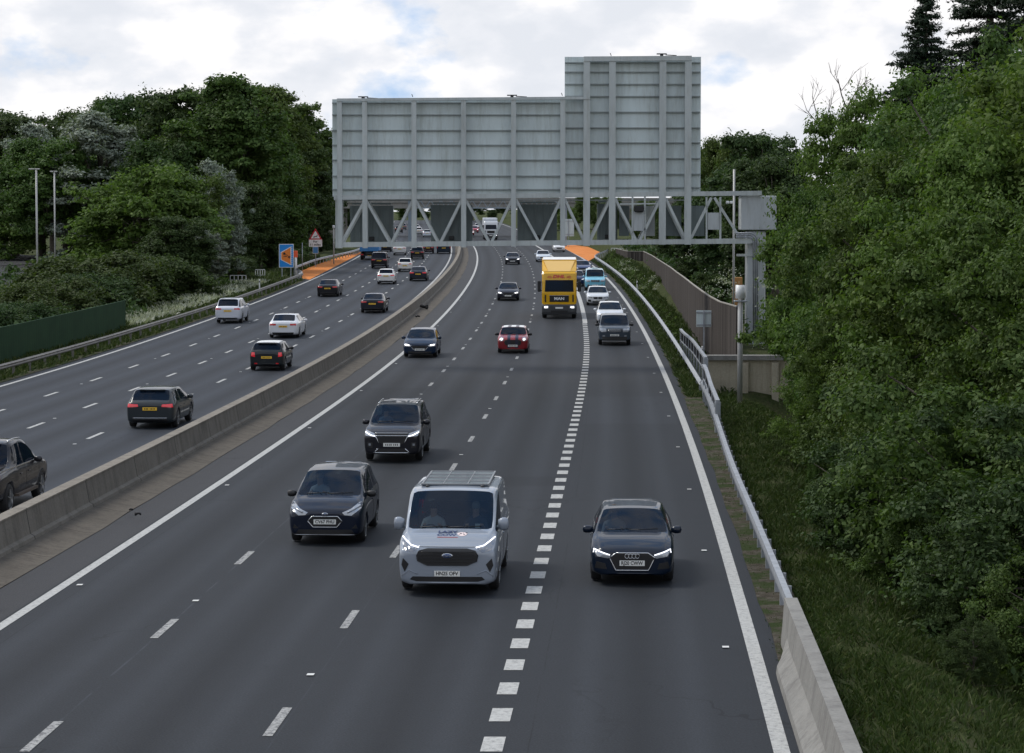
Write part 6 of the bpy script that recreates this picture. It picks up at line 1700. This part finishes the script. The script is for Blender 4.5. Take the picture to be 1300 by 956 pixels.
simple_post('camera_mast', 'camera mast', 'white mast with a white canister on top in front of the cream wall', 940, 362, 512, 96.5, .22, M['grey_pole'], vms_head)
# grey boards seen from behind
def back_board(label, px, y0, y1, ybot, Y, w, m, name='road_sign'):
    a, b = at(px, y0, Y), at(px, y1, Y); zg = at(px, ybot, Y).z - .2; root = empty(name, (a.x, Y, zg), label=label, cat='road sign')
    h = a.z - b.z; zc = (a.z + b.z) / 2 - zg
    mb = MB(); mb.box((0, 0, zc), (w, .03, h)); p = mb.build('sign_plate', m, root)
    mb = MB(); mb.box((0, -.04, zc + h * .38), (w * 1.04, .05, .06)); mb.box((0, -.04, zc - h * .38), (w * 1.04, .05, .06)); mb.build('stiffener', M['galv'], p)
    mb = MB(); mb.bar((0, -.09, 0), (0, -.09, zc + h / 2), .07); mb.build('sign_post', M['galv'], root)
back_board('small grey sign seen from behind in front of the timber fence', 893.5, 394, 415, 455, 112, .72, M['g_panel'])
back_board('grey sign back seen through the truss above the right orange bay', 722, 278, 300, 312, 330, 1.5, M['g_panel'])
def frame_sign():
    Y = 262; a, b = at(831, 322, Y), at(847, 322, Y); zt = a.z; zb_ = at(838, 340, Y).z - 1; root = empty('timber_frame_board', (a.x + .7, Y, zb_), label='brown framed board standing behind the far part of the timber fence', cat='board')
    mb = MB(); w = b.x - a.x; mb.box((0, 0, (zt - zb_) / 2), (w, .06, zt - zb_)); mb.build('board', mat('board_brown', (.10, .06, .045), .8), root)
    mb = MB(); mb.bar((-w / 2, -.05, zt - zb_), (w / 2, -.05, zt - zb_), .12); mb.bar((w / 2, -.05, 0), (w / 2, -.05, zt - zb_), .12)
    for k in (.33, .66): mb.bar((-w / 2, -.05, (zt - zb_) * k), (w / 2, -.05, (zt - zb_) * k), .05)
    mb.build('frame', M['end_concrete'], root)
frame_sign()
def rail_frame(label, pts, Y, zt, name='tubular_railing', n=5):
    a = at(pts[0], 300, Y); b = at(pts[1], 300, Y); g0 = prof(Y) + .1; root = empty(name, (a.x, Y, g0), label=label, cat='railing', group='pale tubular railings beside the bays')
    L = b.x - a.x; mb = MB()
    for z in (zt, zt * .5): mb.bar((0, 0, z), (L, 0, z), .06)
    mb.build('rails', M['white'], root); mb = MB()
    for k in range(n): mb.bar((L * k / (n - 1), 0, -.3), (L * k / (n - 1), 0, zt), .06)
    mb.build('uprights', M['white'], root)
rail_frame('pale railing beside the left orange bay, below the blue sign', (324, 336), 232, 1.1)
rail_frame('pale railing in the grass left of the bay', (292, 312), 222, .9)
rail_frame('pale railing in the grass right of the right orange bay', (776, 800), 300, 1.5, n=7)
for i, (x, Y, l) in enumerate(((303, 226, 'left of the two orange marker posts below the blue sign'), (308, 229, 'right of the two orange marker posts below the blue sign'))):
    p = at(x, 340, Y); root = empty('marker_stake', (p.x, Y, prof(Y)), label=l, cat='marker post', group='orange marker posts'); mb = MB(); mb.bb((0, 0, .55), (.22, .1, 1.3), .02); mb.build('stake', mat('faded_orange', (.32, .10, .05), .7), root)
def edge_post(label, s, Y, h=.95):
    root = empty('marker_post', P3(s, Y), label=label, cat='marker post', group='white verge marker posts'); mb = MB(); mb.bb((0, 0, h / 2), (.12, .08, h + .2), .02); mb.build('post_body', M['white'], root)
    mb = MB(); mb.box((0, -.045, h - .12), (.09, .012, .14)); mb.build('reflector', M['ink'], root)
edge_post('white marker post behind the parapet in front of the timber fence', 15.75, 112, 1.3); edge_post('white marker post beside the far part of the right guard rail', 15.45, 206, 1.0); edge_post('white marker post behind the left guard rail near the pale grass', -17.8, 205, 1.2)
# orange equipment board near the column
def cabinet():
    Y = 130; a = at(930, 352, Y); b = at(942, 378, Y); root = empty('equipment_cabinet', (a.x, Y, b.z - 1.2), label='orange brown equipment cabinet behind the end of the timber fence', cat='cabinet')
    mb = MB(); h = a.z - b.z + 1.2; mb.bb(((b.x - a.x) / 2, 0, h / 2), (b.x - a.x, .4, h), .02); mb.build('cabinet_body', mat('cabinet_orange', (.34, .17, .05), .7), root)
cabinet()
# scraps on the apron
def scrap(label, px, py, r, seed, name='tyre_scrap', m='tyre', cat='debris'):
    rnd = random.Random(seed); Y = 7.45 * F_PX / (py - HORIZON); p = at(px, py, Y); s_ = p.x - pathx(Y); root = MB()
    pts = [Vector((math.cos(t) * r * rnd.uniform(.7, 1.2), math.sin(t) * r * .6 * rnd.uniform(.7, 1.2), rnd.uniform(.3, 1.2) * r)) for t in np.linspace(0, 6.28, 10)]
    root.tube(pts, [r * rnd.uniform(.25, .5) for _ in pts], 7); o = root.build(name, M[m]); o.location = P3(s_, Y, .12); tag(o, label, cat, 'scraps along the central barrier'); return o
scrap('black lump of tyre lying against the central barrier', 538.8, 400, .26, 3)
scrap('shredded tyre strip on the concrete just nearer than the black lump', 530, 409, .13, 4)
scrap('small dark scrap beside the line in the near left', 166, 646, .05, 8)
scrap('long dark strip of rubber on the concrete in the near left', 175, 652, .07, 9)
# slip road glimpsed at the far left
def slip():
    pts = [(-75, 215), (-60, 203), (-45.5, 208), (-47, 240), (-52, 272), (-60, 300), (-80, 315)]
    bm = bmesh.new(); vs = [bm.verts.new((x, y, prof(y) + gz(x - pathx(y), y) + .12)) for x, y in pts]; bm.faces.new(vs); me = bpy.data.meshes.new('slip_road'); bmesh.ops.triangulate(bm, faces=bm.faces)
    for _ in range(4): bmesh.ops.subdivide_edges(bm, edges=[e for e in bm.edges if e.calc_length() > 5], cuts=1)
    for v in bm.verts: v.co.z = prof(v.co.y) + gz(v.co.x - pathx(v.co.y), v.co.y) + .15
    bmesh.ops.recalc_face_normals(bm, faces=bm.faces); bm.to_mesh(me); bm.free()
    if me.polygons[0].normal.z < 0: me.flip_normals()
    me.materials.append(M['asphalt_strip']); tag(link('slip_road', me), kind='structure')
slip()
